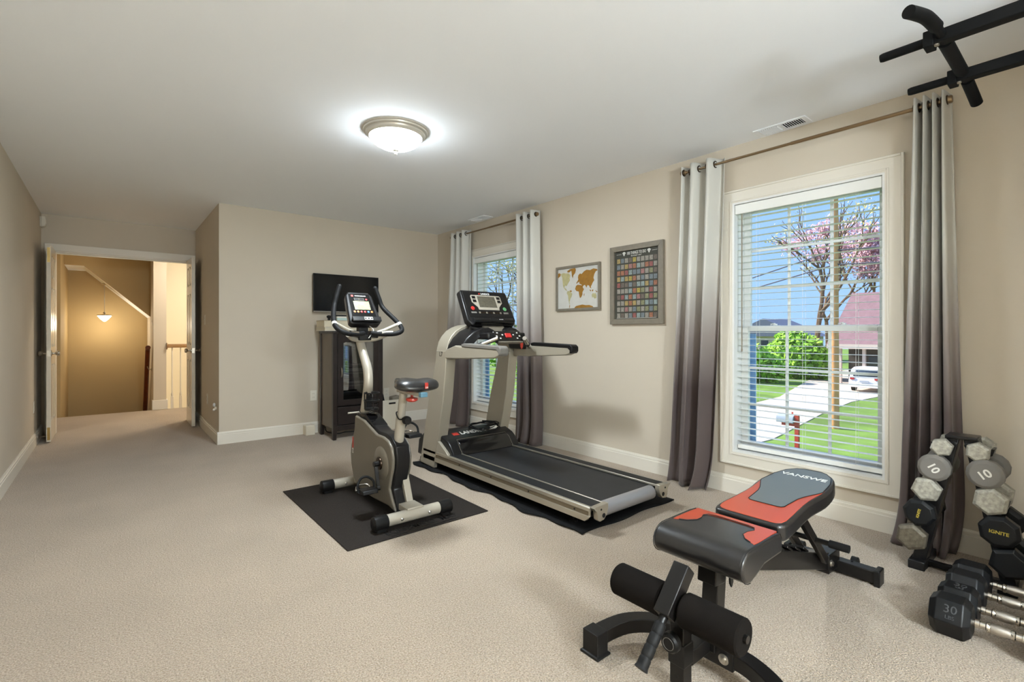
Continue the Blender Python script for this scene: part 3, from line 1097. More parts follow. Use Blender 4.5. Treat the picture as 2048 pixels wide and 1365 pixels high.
plate('wall_outlet', 'outlet', (XJ, 6.45, 0.384), 'x-', 'white outlet low on the alcove side wall')
plate('wall_outlet', 'outlet', (XL, 6.75, 0.391), 'x+', 'white outlet on the left wall beside the left door')
plate('wall_outlet', 'outlet', (1.775, YB, 0.42), 'y-', 'white outlet on the wall at the left side of the media cabinet')
plate('wall_outlet', 'outlet', (2.655, YB, 0.385), 'y-', 'white outlet on the wall above the white bin')
plate('light_switch', 'switch', (0.49, 9.05, 1.30), 'x-', 'white light switch on the stairwell wall end')
n_ = thing('night_light', (XJ, 5.85, 0.36), 'small white plug-in night light near the alcove corner', 'night light')
q = MB(); q.box(XJ - 0.02, XJ, 5.835, 5.865, 0.335, 0.365); q.build('plug', 'plate_white', n_, bevel=0.004)
q = MB(); q.sphere((XJ - 0.02, 5.85, 0.385), (0.014, 0.014, 0.02), 14, 10); q.build('lens', 'white_print', n_)
q = MB(); q.sphere((XJ - 0.022, 5.85, 0.335), (0.012, 0.012, 0.012), 12, 8); q.build('sensor_eye', 'white_print', n_)
s_ = thing('motion_sensor', (XL, 7.33, 2.33), 'white motion sensor high on the left wall corner', 'sensor')
q = MB(); q.box(XL, XL + 0.012, 7.30, 7.38, 2.275, 2.385); q.build('mount', 'plate_white', s_, bevel=0.003)
q = MB(); q.extr([(XL + 0.012, 2.27), (XL + 0.04, 2.28), (XL + 0.052, 2.32), (XL + 0.046, 2.385), (XL + 0.012, 2.39)], 'y', 7.285, 7.375); q.build('housing', 'plate_white', s_, bevel=0.006)

# ------------------------------------------------------------------ framed world map and poster
def frame(name, y0, y1, z0, z1, fw, depth, label, cat):
    t = thing(name, (XR, (y0 + y1) / 2, (z0 + z1) / 2), label, cat)
    for poly in ([(y0, z0), (y1, z0), (y1 - fw, z0 + fw), (y0 + fw, z0 + fw)], [(y0, z1), (y0 + fw, z1 - fw), (y1 - fw, z1 - fw), (y1, z1)],
                 [(y0, z0), (y0 + fw, z0 + fw), (y0 + fw, z1 - fw), (y0, z1)], [(y1, z0), (y1, z1), (y1 - fw, z1 - fw), (y1 - fw, z0 + fw)]):
        q = MB(); q.extr(poly, 'x', XR - depth, XR - 0.001); q.build('frame_rail', 'frame_grey', t, bevel=0.0015)
    return t
MY0, MY1, MZ0, MZ1 = 2.876, 3.432, 1.337, 1.763
mp = frame('framed_map', MY0, MY1, MZ0, MZ1, 0.022, 0.026, 'grey framed gold and cream world map on the wall', 'framed map')
q = MB(); q.box(XR - 0.012, XR - 0.002, MY0 + 0.02, MY1 - 0.02, MZ0 + 0.02, MZ1 - 0.02); q.build('map_sheet', 'map_ocean', mp, smooth=0)
# land outlines, u to the right (0..1), v down (0..1)
gold = [
 [(0.0, .10), (.04, .09), (.07, .12), (.06, .17), (.02, .20), (0.0, .22)],
 [(.24, .06), (.32, .02), (.36, .04), (.30, .10), (.25, .10)],
 [(.33, .02), (.44, .01), (.46, .06), (.44, .14), (.40, .18), (.38, .26), (.36, .20), (.35, .10)],
 [(.52, .20), (.56, .16), (.60, .18), (.66, .12), (.72, .09), (.80, .11), (.88, .08), (.95, .10), (.98, .13), (.93, .16), (.90, .22), (.88, .30), (.90, .36), (.86, .42), (.84, .47), (.82, .50), (.83, .55), (.80, .53), (.78, .48), (.74, .46), (.72, .52), (.70, .49), (.68, .45), (.65, .46), (.62, .50), (.60, .44), (.57, .42), (.54, .40), (.55, .36), (.50, .38), (.48, .41), (.47, .38), (.50, .34), (.52, .30), (.51, .26)],
 [(.46, .46), (.50, .43), (.56, .44), (.61, .46), (.64, .53), (.66, .55), (.62, .62), (.62, .68), (.59, .74), (.56, .76), (.54, .68), (.53, .60), (.47, .58), (.44, .53)],
 [(.30, .56), (.34, .55), (.36, .58), (.33, .60)],
 [(.42, .99), (.46, .95), (.56, .93), (.62, .92), (.70, .94), (.78, .94), (.86, .97), (.88, 1.0), (.44, 1.0)],
 [(.80, .57), (.83, .60), (.82, .62), (.79, .59)], [(.85, .58), (.88, .58), (.87, .62), (.845, .62)], [(.92, .60), (.98, .64), (.95, .65)], [(.655, .66), (.67, .66), (.66, .72), (.65, .70)], [(.30, .90), (.31, .94), (.30, 1.0), (.29, .97)]]
sage = [
 [(.07, .12), (.14, .10), (.22, .12), (.28, .12), (.32, .18), (.30, .26), (.31, .30), (.27, .36), (.24, .41), (.22, .44), (.20, .42), (.17, .44), (.17, .48), (.21, .50), (.22, .53), (.25, .56), (.20, .54), (.15, .48), (.13, .42), (.12, .32), (.11, .22)],
 [(.24, .57), (.29, .56), (.34, .61), (.37, .64), (.35, .71), (.32, .76), (.30, .84), (.31, .90), (.29, .88), (.27, .76), (.26, .68), (.23, .62)],
 [(.84, .70), (.87, .66), (.90, .68), (.92, .66), (.95, .72), (.95, .78), (.91, .80), (.88, .76), (.85, .77)]]
q = MB()
def land(polys):
    for pg in polys:
        pts = [(lerp(MY1 - 0.022, MY0 + 0.022, u), lerp(MZ1 - 0.022, MZ0 + 0.022, v)) for u, v in pg]
        q.extr(pts, 'x', XR - 0.0128, XR - 0.0118)
land(gold); q.cur = 1; land(sage)
q.build('map_print', ['map_gold', 'map_sage'], mp, smooth=0)

PY0, PY1, PZ0, PZ1 = 2.229, 2.757, 1.2, 1.865
po = frame('framed_poster', PY0, PY1, PZ0, PZ1, 0.044, 0.03, 'large grey framed dark poster with a grid of coloured squares', 'framed poster')
q = MB(); q.box(XR - 0.012, XR - 0.002, PY0 + 0.04, PY1 - 0.04, PZ0 + 0.04, PZ1 - 0.04); q.build('poster_sheet', 'poster_dark', po, smooth=0)
rnd = random.Random(4)
q = MB()
py0, py1 = PY1 - 0.062, PY0 + 0.058
for r_ in range(10):
    for c_ in range(10):
        q.cur = rnd.choice([0, 0, 0, 0, 0, 8, 1, 2, 3, 4, 5, 6, 7, 7, 8, 9])
        yy = lerp(py0, py1, (c_ + 0.5) / 10)
        zz = lerp(PZ1 - 0.125, PZ0 + 0.075, r_ / 9)
        q.box(XR - 0.0128, XR - 0.0118, yy - 0.0165, yy + 0.0165, zz - 0.02, zz + 0.018)
q.build('square_print', ['poster_tile_%d' % i for i in range(10)], po, smooth=0)
ycp = (PY0 + PY1) / 2
lettering('100 THINGS TO DO', 0.036, (XR - 0.0125, ycp, PZ1 - 0.068), (0, -1, 0), (0, 0, 1), 'light_print', po, bold=0.0002, squeeze=0.6)
lettering('BUCKET LIST', 0.014, (XR - 0.0125, ycp, PZ1 - 0.092), (0, -1, 0), (0, 0, 1), 'light_print', po, squeeze=1.3)
for s in (-1, 1):
    q = MB()
    yy = ycp + s * 0.125
    q.extr([(yy + 0.017 * math.cos(a * math.pi / 8), PZ1 - 0.066 + 0.015 * math.sin(a * math.pi / 8)) for a in range(9)], 'x', XR - 0.0128, XR - 0.0118)
    q.extr([(yy - 0.012, PZ1 - 0.068), (yy, PZ1 - 0.088), (yy + 0.012, PZ1 - 0.068)], 'x', XR - 0.0128, XR - 0.0118)
    q.box(XR - 0.0128, XR - 0.0118, yy + s * 0.028, yy + s * 0.078, PZ1 - 0.070, PZ1 - 0.068) if s > 0 else q.box(XR - 0.0128, XR - 0.0118, yy - 0.078, yy - 0.028, PZ1 - 0.070, PZ1 - 0.068)
    q.build('balloon_print', 'light_print', po, smooth=0)
q = MB(); q.box(XR - 0.0128, XR - 0.0118, PY0 + 0.07, PY1 - 0.06, PZ0 + 0.051, PZ0 + 0.053); q.build('rule_print', 'light_print', po, smooth=0)

# ------------------------------------------------------------------ television
t = thing('television', (2.135, YB, 1.36), 'flat black television mounted on the wall', 'television')
q = MB(); q.box(1.752, 2.518, 5.622, 5.65, 1.362, 1.795); q.build('housing', 'black_plastic', t, bevel=0.004)
q = MB(); q.box(1.758, 2.512, 5.619, 5.624, 1.376, 1.789); q.build('screen', 'tv_screen', t, smooth=0)
q = MB(); q.box(1.752, 2.518, 5.618, 5.626, 1.362, 1.373); q.build('lower_bezel', 'tv_bezel', t, bevel=0.001)
q = MB(); q.box(1.95, 2.32, 5.65, 5.67, 1.45, 1.70); q.box(2.0, 2.27, 5.67, 5.70, 1.48, 1.68); q.build('wall_mount', 'black_plastic', t, bevel=0.002)

# ------------------------------------------------------------------ media cabinet
CX0, CX1, CY0, CY1, CZ = 1.803, 2.355, 5.145, 5.57, 1.148
c = thing('media_cabinet', ((CX0 + CX1) / 2, (CY0 + CY1) / 2, 0), 'tall espresso media cabinet with glass door under the television', 'cabinet')
q = MB(); q.box(CX0 - 0.006, CX1 + 0.006, CY0 - 0.006, CY1 + 0.006, CZ - 0.028, CZ); q.build('top', ['espresso_wood'], c, bevel=0.003)
for lx0, lx1, fl in ((CX0, CX0 + 0.045, -1), (CX1 - 0.045, CX1, 1)):
    for ly0, ly1 in ((CY0, CY0 + 0.045), (CY1 - 0.045, CY1)):
        q = MB()
        q.box(lx0, lx1, ly0, ly1, 0.13, CZ - 0.028)
        a0, a1 = lx0 + (0.0 if fl < 0 else 0.012), lx1 - (0.012 if fl < 0 else 0.0)
        top = [(lx0, ly0, .13), (lx1, ly0, .13), (lx1, ly1, .13), (lx0, ly1, .13)]
        bot = [(a0, ly0, 0), (a1, ly0, 0), (a1, ly1, 0), (a0, ly1, 0)]
        q.add(top + bot, [(0, 1, 5, 4), (1, 2, 6, 5), (2, 3, 7, 6), (3, 0, 4, 7), (4, 5, 6, 7)])
        q.build('leg', 'espresso_wood', c, bevel=0.002)
for xx in (CX0 + 0.008, CX1 - 0.026):
    q = MB(); q.box(xx, xx + 0.018, CY0 + 0.045, CY1 - 0.045, 0.115, CZ - 0.028); q.build('side_panel', 'cabinet_side_sheen', c, smooth=0)
q = MB(); q.box(CX0 + 0.03, CX1 - 0.03, CY1 - 0.03, CY1 - 0.02, 0.115, CZ - 0.03); q.build('back_panel', 'espresso_wood', c, smooth=0)
q = MB(); q.box(CX0 + 0.026, CX1 - 0.026, CY0 + 0.02, CY1 - 0.02, 0.115, 0.135); q.build('bottom_panel', 'espresso_wood', c, smooth=0)
q = MB(); q.box(CX0 + 0.045, CX1 - 0.045, CY0 + 0.006, CY0 + 0.028, 0.095, 0.148); q.build('apron', 'espresso_wood', c, bevel=0.002)
q = MB(); q.box(CX0 + 0.026, CX1 - 0.026, CY0 + 0.03, CY1 - 0.03, 0.345, 0.36); q.build('divider', 'espresso_wood', c, smooth=0)
dx0, dx1, dz0, dz1 = CX0 + 0.048, CX1 - 0.048, 0.358, CZ - 0.034
gx0, gx1, gz0, gz1 = dx0 + 0.06, dx1 - 0.06, 0.415, 1.02
dr = MB()
dr.box(dx0, gx0, CY0, CY0 + 0.02, dz0, dz1); dr.box(gx1, dx1, CY0, CY0 + 0.02, dz0, dz1); dr.box(gx0, gx1, CY0, CY0 + 0.02, dz0, gz0)
n = 14
arch = [(lerp(gx0, gx1, k / n), gz1 + 0.035 * math.sin(math.pi * k / n)) for k in range(n + 1)]
for (xa, za), (xb, zb) in zip(arch, arch[1:]):
    dr.add([(xa, CY0, za), (xb, CY0, zb), (xb, CY0, dz1), (xa, CY0, dz1), (xa, CY0 + .02, za), (xb, CY0 + .02, zb), (xb, CY0 + .02, dz1), (xa, CY0 + .02, dz1)],
           [(0, 1, 2, 3), (7, 6, 5, 4), (0, 4, 5, 1), (3, 2, 6, 7)])
door = dr.build('door', 'espresso_wood', c, smooth=20)
q = MB(); q.box(gx0 - 0.005, gx1 + 0.005, CY0 + 0.008, CY0 + 0.012, gz0 - 0.005, gz1 + 0.04); q.build('glass_pane', 'cabinet_glass', door, base=BASE[c.name], smooth=0)
q = MB(); q.tube(arc_path([(dx0 + 0.035, CY0, 0.66), (dx0 + 0.035, CY0 - 0.02, 0.675), (dx0 + 0.035, CY0 - 0.026, 0.71), (dx0 + 0.035, CY0 - 0.02, 0.745), (dx0 + 0.035, CY0, 0.76)], 5), 0.006, 10)
q.build('handle', 'satin_nickel', door, base=BASE[c.name])
dw = MB(); dw.box(dx0, dx1, CY0, CY0 + 0.02, 0.155, 0.34); drw = dw.build('drawer', 'espresso_wood', c, bevel=0.003)
q = MB(); q.lathe([(0.006, 0), (0.006, 0.012), (0.012, 0.018), (0.013, 0.026), (0.004, 0.03)], ((dx0 + dx1) / 2, CY0, 0.245), (0, -1, 0), 16); q.build('knob', 'satin_nickel', drw, base=BASE[c.name])
for zz in (0.56, 0.69, 0.785):
    q = MB(); q.box(CX0 + 0.03, CX1 - 0.03, CY0 + 0.03, CY1 - 0.035, zz - 0.008, zz + 0.006); q.build('shelf', 'frame_grey', c, smooth=0)
# devices on the shelves
for zz, h_, x0_, x1_, lab in ((0.696, 0.06, 1.92, 2.26, 'black disc player on the upper glass cabinet shelf'), (0.566, 0.05, 1.93, 2.22, 'black receiver on the middle cabinet shelf'), (0.36, 0.045, 1.95, 2.2, 'black game console at the bottom of the glass cabinet')):
    d_ = thing('media_player', ((x0_ + x1_) / 2, 5.33, zz), lab, 'media player', 'devices in the media cabinet')
    q = MB(); q.box(x0_, x1_, 5.22, 5.48, zz, zz + h_); q.build('case', 'black_plastic', d_, bevel=0.003)
    q = MB(); q.box(x0_ + 0.05, x1_ - 0.05, 5.217, 5.221, zz + 0.012, zz + h_ - 0.014); q.build('front_panel', 'tv_bezel', d_, smooth=0)
for i in range(6):
    bk = MB(); xx = 1.925 + i * 0.045
    bk.box(xx, xx + 0.038, 5.24, 5.40, 0.792, 0.95 + 0.02 * (i % 3))
    o_ = bk.build('black_case', 'black_plastic', base=(xx + 0.019, 5.32, 0.792), bevel=0.002)
    tag(o_, ['leftmost', 'second from left', 'third from left', 'fourth from left', 'fifth from left', 'rightmost'][i] + ' black disc case on the top shelf of the glass cabinet', 'disc case', 'disc cases in the media cabinet')

# things on the cabinet
def slab(name, x0, x1, y0, y1, z0, z1, cover, pages, label, cat):
    t_ = thing(name, ((x0 + x1) / 2, (y0 + y1) / 2, z0), label, cat)
    q_ = MB(); q_.box(x0, x1, y0, y1, z0, z0 + 0.004); q_.box(x0, x1, y0, y1, z1 - 0.004, z1); q_.box(x1 - 0.004, x1, y0, y1, z0 + 0.004, z1 - 0.004)
    q_.build('cover', cover, t_, bevel=0.001)
    q_ = MB(); q_.box(x0 + 0.004, x1 - 0.004, y0 + 0.004, y1 - 0.004, z0 + 0.004, z1 - 0.004); q_.build('pages', pages, t_, smooth=0)
slab('book', 1.77, 2.14, 5.31, 5.60, 1.148, 1.19, 'book_white', 'book_cream', 'wide white book lying lowest on the cabinet top', 'book')
slab('book', 1.77, 2.06, 5.33, 5.59, 1.19, 1.262, 'book_tan', 'book_cream', 'thick tan covered book lying on the white book', 'book')
bx_ = thing('small_box', (2.0, 5.46, 1.262), 'pale teal box on top of the tan book', 'box')
q = MB(); q.box(1.93, 2.06, 5.38, 5.55, 1.262, 1.292); q.build('carton', 'box_teal', bx_, bevel=0.002)
q = MB(); q.box(1.928, 2.062, 5.378, 5.552, 1.292, 1.308); q.build('lid', 'book_white', bx_, bevel=0.002)
rc = thing('remote_control', (1.99, 5.44, 1.308), 'black remote control on the teal box', 'remote')
q = MB(); q.box(1.935, 2.055, 5.42, 5.46, 1.308, 1.326); q.build('body', 'black_plastic', rc, bevel=0.004)
q = MB()
for k in range(5):
    q.cyl((1.95 + k * 0.022, 5.44, 1.326), (1.95 + k * 0.022, 5.44, 1.328), 0.005, 8)
q.build('button_row', 'bin_lining', rc)
cmr = thing('webcam', (1.875, 5.48, 1.262), 'small black webcam pod standing on the tan book', 'webcam')
q = MB(); q.box(1.862, 1.888, 5.467, 5.493, 1.262, 1.29); q.build('stand', 'black_plastic', cmr, bevel=0.003)
q = MB(); q.sphere((1.875, 5.48, 1.305), (0.028, 0.022, 0.018), 16, 10); q.build('head', 'black_plastic', cmr)
cb_ = thing('cardboard_box', (2.23, 5.33, 1.148), 'small brown cardboard box on the cabinet right of the books', 'box')
q = MB(); q.box(2.20, 2.28, 5.28, 5.38, 1.148, 1.19); q.build('carton', 'book_tan', cb_, bevel=0.002)
q = MB(); q.box(2.235, 2.25, 5.2795, 5.3805, 1.149, 1.1908); q.build('tape', 'book_cream', cb_, smooth=0)

# white plug box on the floor
wb = thing('white_box', (1.70, 5.625, 0), 'small white box on the carpet against the baseboard', 'box')
q = MB(); q.box(1.655, 1.755, 5.57, 5.675, 0, 0.105); q.build('case', 'bin_white', wb, bevel=0.006)
q = MB(); q.box(1.660, 1.750, 5.575, 5.67, 0.1045, 0.11); q.build('lid', 'plate_white', wb, bevel=0.002)

# white bin
bn = thing('storage_bin', (2.57, 5.42, 0), 'white open bin on the floor right of the media cabinet', 'bin')
bx0, bx1, by0, by1, bz = 2.41, 2.70, 5.30, 5.58, 0.345
q = MB()
t_ = 0.008
def taper(z): return -0.02 * (1 - z / bz)
for face in range(1):
    o4 = lambda z, d: [(bx0 - taper(z) + d, by0 - taper(z) + d, z), (bx1 + taper(z) - d, by0 - taper(z) + d, z), (bx1 + taper(z) - d, by1 + taper(z) - d, z), (bx0 - taper(z) + d, by1 + taper(z) - d, z)]
    vs = o4(0, 0) + o4(bz, 0) + o4(bz, t_) + o4(0.01, t_)
    fs = [(3, 2, 1, 0), (12, 13, 14, 15)]
    for k in range(4):
        j = (k + 1) % 4
        fs += [(k, j, 4 + j, 4 + k), (4 + k, 4 + j, 8 + j, 8 + k), (8 + k, 8 + j, 12 + j, 12 + k)]
    q.add(vs, fs)
q.build('tub', 'bin_white', bn, smooth=0)
q = MB(); q.box(2.50, 2.585, by0 - 0.002, by0 + 0.004, 0.297, 0.317); q.build('grip_slot', 'dark_gap', bn, bevel=0.004)
bt = MB(); bt.extr([(2.62, 0.015), (2.69, 0.015), (2.70, 0.375), (2.60, 0.36)], 'y', 5.42, 5.52)
o_ = bt.build('grey_pouch', 'bin_lining', base=(2.65, 5.47, 0.01), bevel=0.012)
tag(o_, 'grey pouch poking out of the white bin', 'pouch')
for k, (xa, ya, xb, yb_) in enumerate(((2.44, 5.36, 2.54, 5.40), (2.455, 5.375, 2.555, 5.41))):
    um = thing('leaning_rod', (xb, yb_, 0.02), ('longer' if k == 0 else 'shorter') + ' black rod leaning out of the white bin', 'rod')
    zt = 0.43 if k == 0 else 0.405
    q = MB(); q.tube([(xb, yb_, 0.02), (lerp(xb, xa, .75), lerp(yb_, ya, .75), 0.02 + .75 * (zt - 0.02))], 0.008, 10); q.build('shaft', 'black_plastic', um)
    q = MB(); q.tube([(lerp(xb, xa, .74), lerp(yb_, ya, .74), 0.02 + .74 * (zt - 0.02)), (xa, ya, zt)], 0.011, 10); q.build('grip', 'black_rubber', um)

# cables under the cabinet
cb = MB()
cb.tube(arc_path([(1.84, 5.50, 0.09), (1.86, 5.50, 0.03), (1.95, 5.42, 0.012), (2.05, 5.46, 0.01), (2.2, 5.40, 0.012), (2.3, 5.48, 0.01)], 6), 0.005, 8)
tag(cb.build('power_cable', 'black_plastic', base=(2.05, 5.45, 0)), 'black cable lying on the carpet under the media cabinet', 'cable')
# ------------------------------------------------------------------ mats
m_ = thing('exercise_mat', (1.395, 3.1, 0), 'square black rubber mat under the exercise bike', 'mat')
q = MB(); q.box(0.945, 1.845, 2.487, 3.71, 0.0, 0.007); q.build('sheet', 'mat_rubber', m_, bevel=0.003)
lettering('EQUIPMENT MAT', 0.085, (1.42, 2.555, 0.0072), (1, 0, 0), (0, 1, 0), 'black_plastic', m_, depth=0.0006, bold=0.002, squeeze=0.72)
q = MB(); q.box(1.20, 1.68, 2.502, 2.512, 0.007, 0.008); q.build('printed_rule', 'black_plastic', m_)
rnd = random.Random(21)
q = MB()
rough = [rnd.uniform(-1, 1) for _ in range(40)]
def felt(s, t):
    x = lerp(2.02, 2.93, s); y = lerp(1.862, 3.82, t)
    e = max(0, 1 - s / 0.08)
    x += e * (0.018 * math.sin(t * 19) + 0.012 * math.sin(t * 43 + 1))
    e2 = max(0, 1 - t / 0.06)
    y += e2 * 0.010 * math.sin(s * 12)
    z = 0.006 + 0.006 * e * abs(math.sin(t * 26))
    return (x, y, z)
q.grid(felt, 30, 60)
o_ = q.build('treadmill_mat', 'mat_felt', base=(2.47, 2.84, 0), smooth=60, solid=0.006, fix=False)
tag(o_, 'long black felt mat with wavy edge under the treadmill', 'mat')

# ------------------------------------------------------------------ treadmill
t = thing('treadmill', (2.43, 2.8, 0), 'silver and black treadmill with raised console in front of the far window', 'treadmill')
TX0, TX1 = 2.06, 2.80
for sgn, xo in ((1, TX0), (-1, TX1)):
    X = lambda d: xo + sgn * d
    q = MB()
    pr = [(0.0, 0.070), (0.0, 0.103), (0.007, 0.106), (0.007, 0.128), (0.0, 0.131), (0.0, 0.150), (0.006, 0.156), (0.028, 0.156), (0.028, 0.070)]
    n = len(pr)
    vs = [(X(p[0]), 1.832, p[1]) for p in pr] + [(X(p[0]), 3.70, p[1]) for p in pr]
    # slanted lower rear corner
    vs[0] = (X(0), 1.87, 0.070); vs[n - 1] = (X(0.028), 1.87, 0.070)
    q.add(vs, [list(range(n)), list(range(2 * n - 1, n - 1, -1))] + [(i, (i + 1) % n, n + (i + 1) % n, n + i) for i in range(n)])
    rail = q.build('side_rail', 'aluminium', t, smooth=20)
    q = MB(); q.box(min(X(0.003), X(0.0075)), max(X(0.003), X(0.0075)), 1.85, 3.52, 0.1055, 0.1285); q.build('rail_groove', 'groove_bronze', rail, base=BASE[t.name], smooth=0)
    for yy in (1.95, 2.35, 2.75, 3.15):
        q = MB(); q.cyl((X(0.0035), yy, 0.117), (X(0.001), yy, 0.117), 0.006, 10); q.build('rail_bolt', 'black_plastic', rail, base=BASE[t.name])
    q = MB(); q.box(min(X(0.02), X(0.112)), max(X(0.02), X(0.112)), 1.835, 3.32, 0.146, 0.158); q.build('foot_rail', 'tread_side', t, bevel=0.002)
    q = MB(); q.box(min(X(0.108), X(0.118)), max(X(0.108), X(0.118)), 1.835, 3.30, 0.150, 0.163); q.build('trim_strip', 'aluminium', t, bevel=0.002)
    q = MB()
    q.extr([(X(-0.004), 0.160), (X(0.122), 0.166), (X(0.122), 0.135), (X(0.108), 0.100), (X(0.085), 0.078), (X(0.05), 0.074), (X(0.035), 0.085), (X(0.028), 0.13)], 'y', 1.800, 1.834)
    cap = q.build('end_cap', 'aluminium', t, bevel=0.003)
    q = MB()
    q.cyl((X(0.082), 1.7985, 0.103), (X(0.082), 1.801, 0.103), 0.013, 14)
    q.cyl((X(0.06), 1.7985, 0.14), (X(0.06), 1.801, 0.14), 0.006, 10)
    q.build('bolt_hole', 'dark_gap', cap, base=BASE[t.name])
    q = MB(); q.cyl((X(0.07), 2.02, 0.02), (X(0.07), 2.02, 0.09), 0.006, 10); q.cyl((X(0.07), 2.02, 0.008), (X(0.07), 2.02, 0.022), 0.024, 16)
    q.build('level_foot', 'black_plastic', t)
    # upright: leaning slab, then an arch that bends in towards the console
    up = [(3.76, 0.022), (3.53, 0.012), (3.383, 0.592), (3.338, 0.93), (3.335, 0.985), (3.49, 0.985), (3.502, 0.90), (3.614, 0.568)]
    q = MB(); q.extr(up, 'x', xo, X(0.095)); upo = q.build('upright', 'treadmill_silver', t, bevel=0.006)
    q = MB(); q.extr([(X(0.0), 0.96), (X(0.003), 1.0), (X(0.020), 1.055), (X(0.048), 1.10), (X(0.09), 1.142), (X(0.14), 1.170), (X(0.20), 1.189), (X(0.27), 1.197), (X(0.37), 1.199), (X(0.37), 1.150), (X(0.27), 1.146), (X(0.20), 1.130), (X(0.15), 1.095), (X(0.115), 1.05), (X(0.095), 0.96)], 'y', 3.335, 3.488); q.build('arch', 'treadmill_silver', t, bevel=0.005)
    q = MB(); q.extr([(3.745, 0.012), (3.52, 0.012), (3.50, 0.16), (3.70, 0.16)], 'x', X(0.03), X(0.10)); q.build('base_boot', 'black_plastic', t, bevel=0.006)
    # dark moulding on the user's side of the arch
    q = MB()
    pg = [(0.006, 0.992), (0.10, 0.992), (0.108, 1.03), (0.16, 1.085), (0.235, 1.118), (0.30, 1.126), (0.33, 1.150), (0.26, 1.176), (0.19, 1.168), (0.12, 1.138), (0.06, 1.088), (0.018, 1.03)]
    k = len(pg)
    q.add([(X(a_), 3.337, b_) for a_, b_ in pg] + [(X(0.02 + a_ * 0.93), 3.17 - 0.05 * min(1, a_ / 0.2), 0.012 + b_ * 0.985) for a_, b_ in pg], [list(range(k)), list(range(2 * k - 1, k - 1, -1))] + [(i, (i + 1) % k, k + (i + 1) % k, k + i) for i in range(k)])
    q.build('console_wing', 'black_satin', t, bevel=0.008)
    q = MB(); q.lathe([(0.058, 0), (0.058, 0.012), (0.05, 0.016), (0.044, 0.004), (0.0, 0.002)], (X(0.215), 3.225, 1.162), (0, -0.2, 1), 24); q.build('cup_holder', 'black_plastic', t)
    # arm rest
    hr = [(3.33, 0.993), (3.33, 0.924), (3.13, 0.928), (2.69, 0.95), (2.645, 0.967), (2.632, 0.985), (2.63, 1.005), (2.672, 1.012), (3.10, 1.022), (3.19, 1.03)]
    q = MB(); q.extr(hr, 'x', X(-0.012), X(0.055)); hro = q.build('arm_rest', 'treadmill_silver', t, bevel=0.008)
    q = MB(); q.extr([(3.095, 1.020), (2.67, 1.008), (2.645, 0.990), (2.648, 0.968), (2.632, 0.968), (2.618, 0.985), (2.618, 1.02), (2.64, 1.036), (3.06, 1.048), (3.10, 1.042)], 'x', X(-0.016), X(0.059))
    q.build('arm_pad', 'neoprene_grey' if sgn > 0 else 'black_plastic', hro, base=BASE[t.name], bevel=0.006)
    # pulse grip
    g0, g1 = (X(0.075), 3.10, 1.005), (X(0.235), 2.97, 1.085)
    q = MB(); q.cyl(g0, g1, 0.017, 16); q.build('pulse_grip', 'chrome', t)
    q = MB(); m0 = Vector(g0).lerp(Vector(g1), 0.30); m1 = Vector(g0).lerp(Vector(g1), 0.42); q.cyl(m0, m1, 0.019, 16); q.build('grip_band', 'black_plastic', t)
    # side wedge by the hood
    q = MB(); q.extr([(3.56, 0.150), (3.31, 0.152), (3.36, 0.185), (3.45, 0.235), (3.54, 0.262)], 'x', X(0.004), X(0.03)); q.build('hood_side', 'treadmill_silver', t, bevel=0.003)
lettering('L7', 0.052, (TX0 - 0.0005, 3.415, 0.955), (0, -1, 0), (0, 0.06, 1), 'black_plastic', t, depth=0.0004)
# deck, belt and its rear curve, painted pale for the light it catches
q = MB(); q.box(TX0 + 0.028, TX1 - 0.028, 1.88, 3.75, 0.072, 0.132); q.build('deck', 'black_plastic', t, bevel=0.003)
q = MB()
bx0_, bx1_ = TX0 + 0.122, TX1 - 0.122
prof = [(3.40, 0.148), (1.88, 0.148)] + [(1.862 + 0.043 * math.cos(a), 0.105 + 0.043 * math.sin(a)) for a in [math.radians(100)]]
prof = [(3.45, 0.149), (3.45, 0.143), (1.90, 0.143), (1.88, 0.149)]
q.extr(prof, 'x', bx0_, bx1_); q.build('running_belt', 'belt_black', t, smooth=0)
q = MB(); q.cyl((bx0_ - 0.003, 1.872, 0.106), (bx1_ + 0.003, 1.872, 0.106), 0.0435, 32); q.build('belt_curve_sheen', 'belt_sheen', t)
q = MB(); q.cyl((bx0_ - 0.02, 1.872, 0.106), (bx1_ + 0.02, 1.872, 0.106), 0.012, 14); q.build('roller_axle', 'black_plastic', t)
# motor hood
hp = [(3.275, 0.150), (3.29, 0.175), (3.33, 0.225), (3.365, 0.252), (3.40, 0.265), (3.52, 0.303), (3.60, 0.300), (3.75, 0.27), (3.84, 0.2), (3.86, 0.07), (3.30, 0.07)]
q = MB(); q.extr(hp, 'x', TX0 + 0.03, TX1 - 0.03); hood = q.build('motor_hood', 'black_satin', t, bevel=0.012, seg=3)
q = MB(); q.extr([(3.262, 0.148), (3.279, 0.178), (3.322, 0.231), (3.352, 0.254), (3.37, 0.25), (3.30, 0.15)], 'x', TX0 + 0.115, TX1 - 0.115); q.build('hood_panel', 'black_gloss', hood, base=BASE[t.name], bevel=0.006)
q = MB(); q.tube([(TX0 + 0.11, 3.262, 0.152), (TX0 + 0.11, 3.325, 0.230), (TX0 + 0.12, 3.368, 0.258), (TX1 - 0.12, 3.368, 0.258), (TX1 - 0.11, 3.325, 0.230), (TX1 - 0.11, 3.262, 0.152)], 0.002, 6); q.build('hood_seam', 'taupe_plastic', hood, base=BASE[t.name])
lettering('LANDICE', 0.062, (2.40, 3.457, 0.2845), (1, 0, 0), (0, 0.12, 0.038), 'white_print', hood, depth=0.0008, bold=0.0016, base=BASE[t.name])
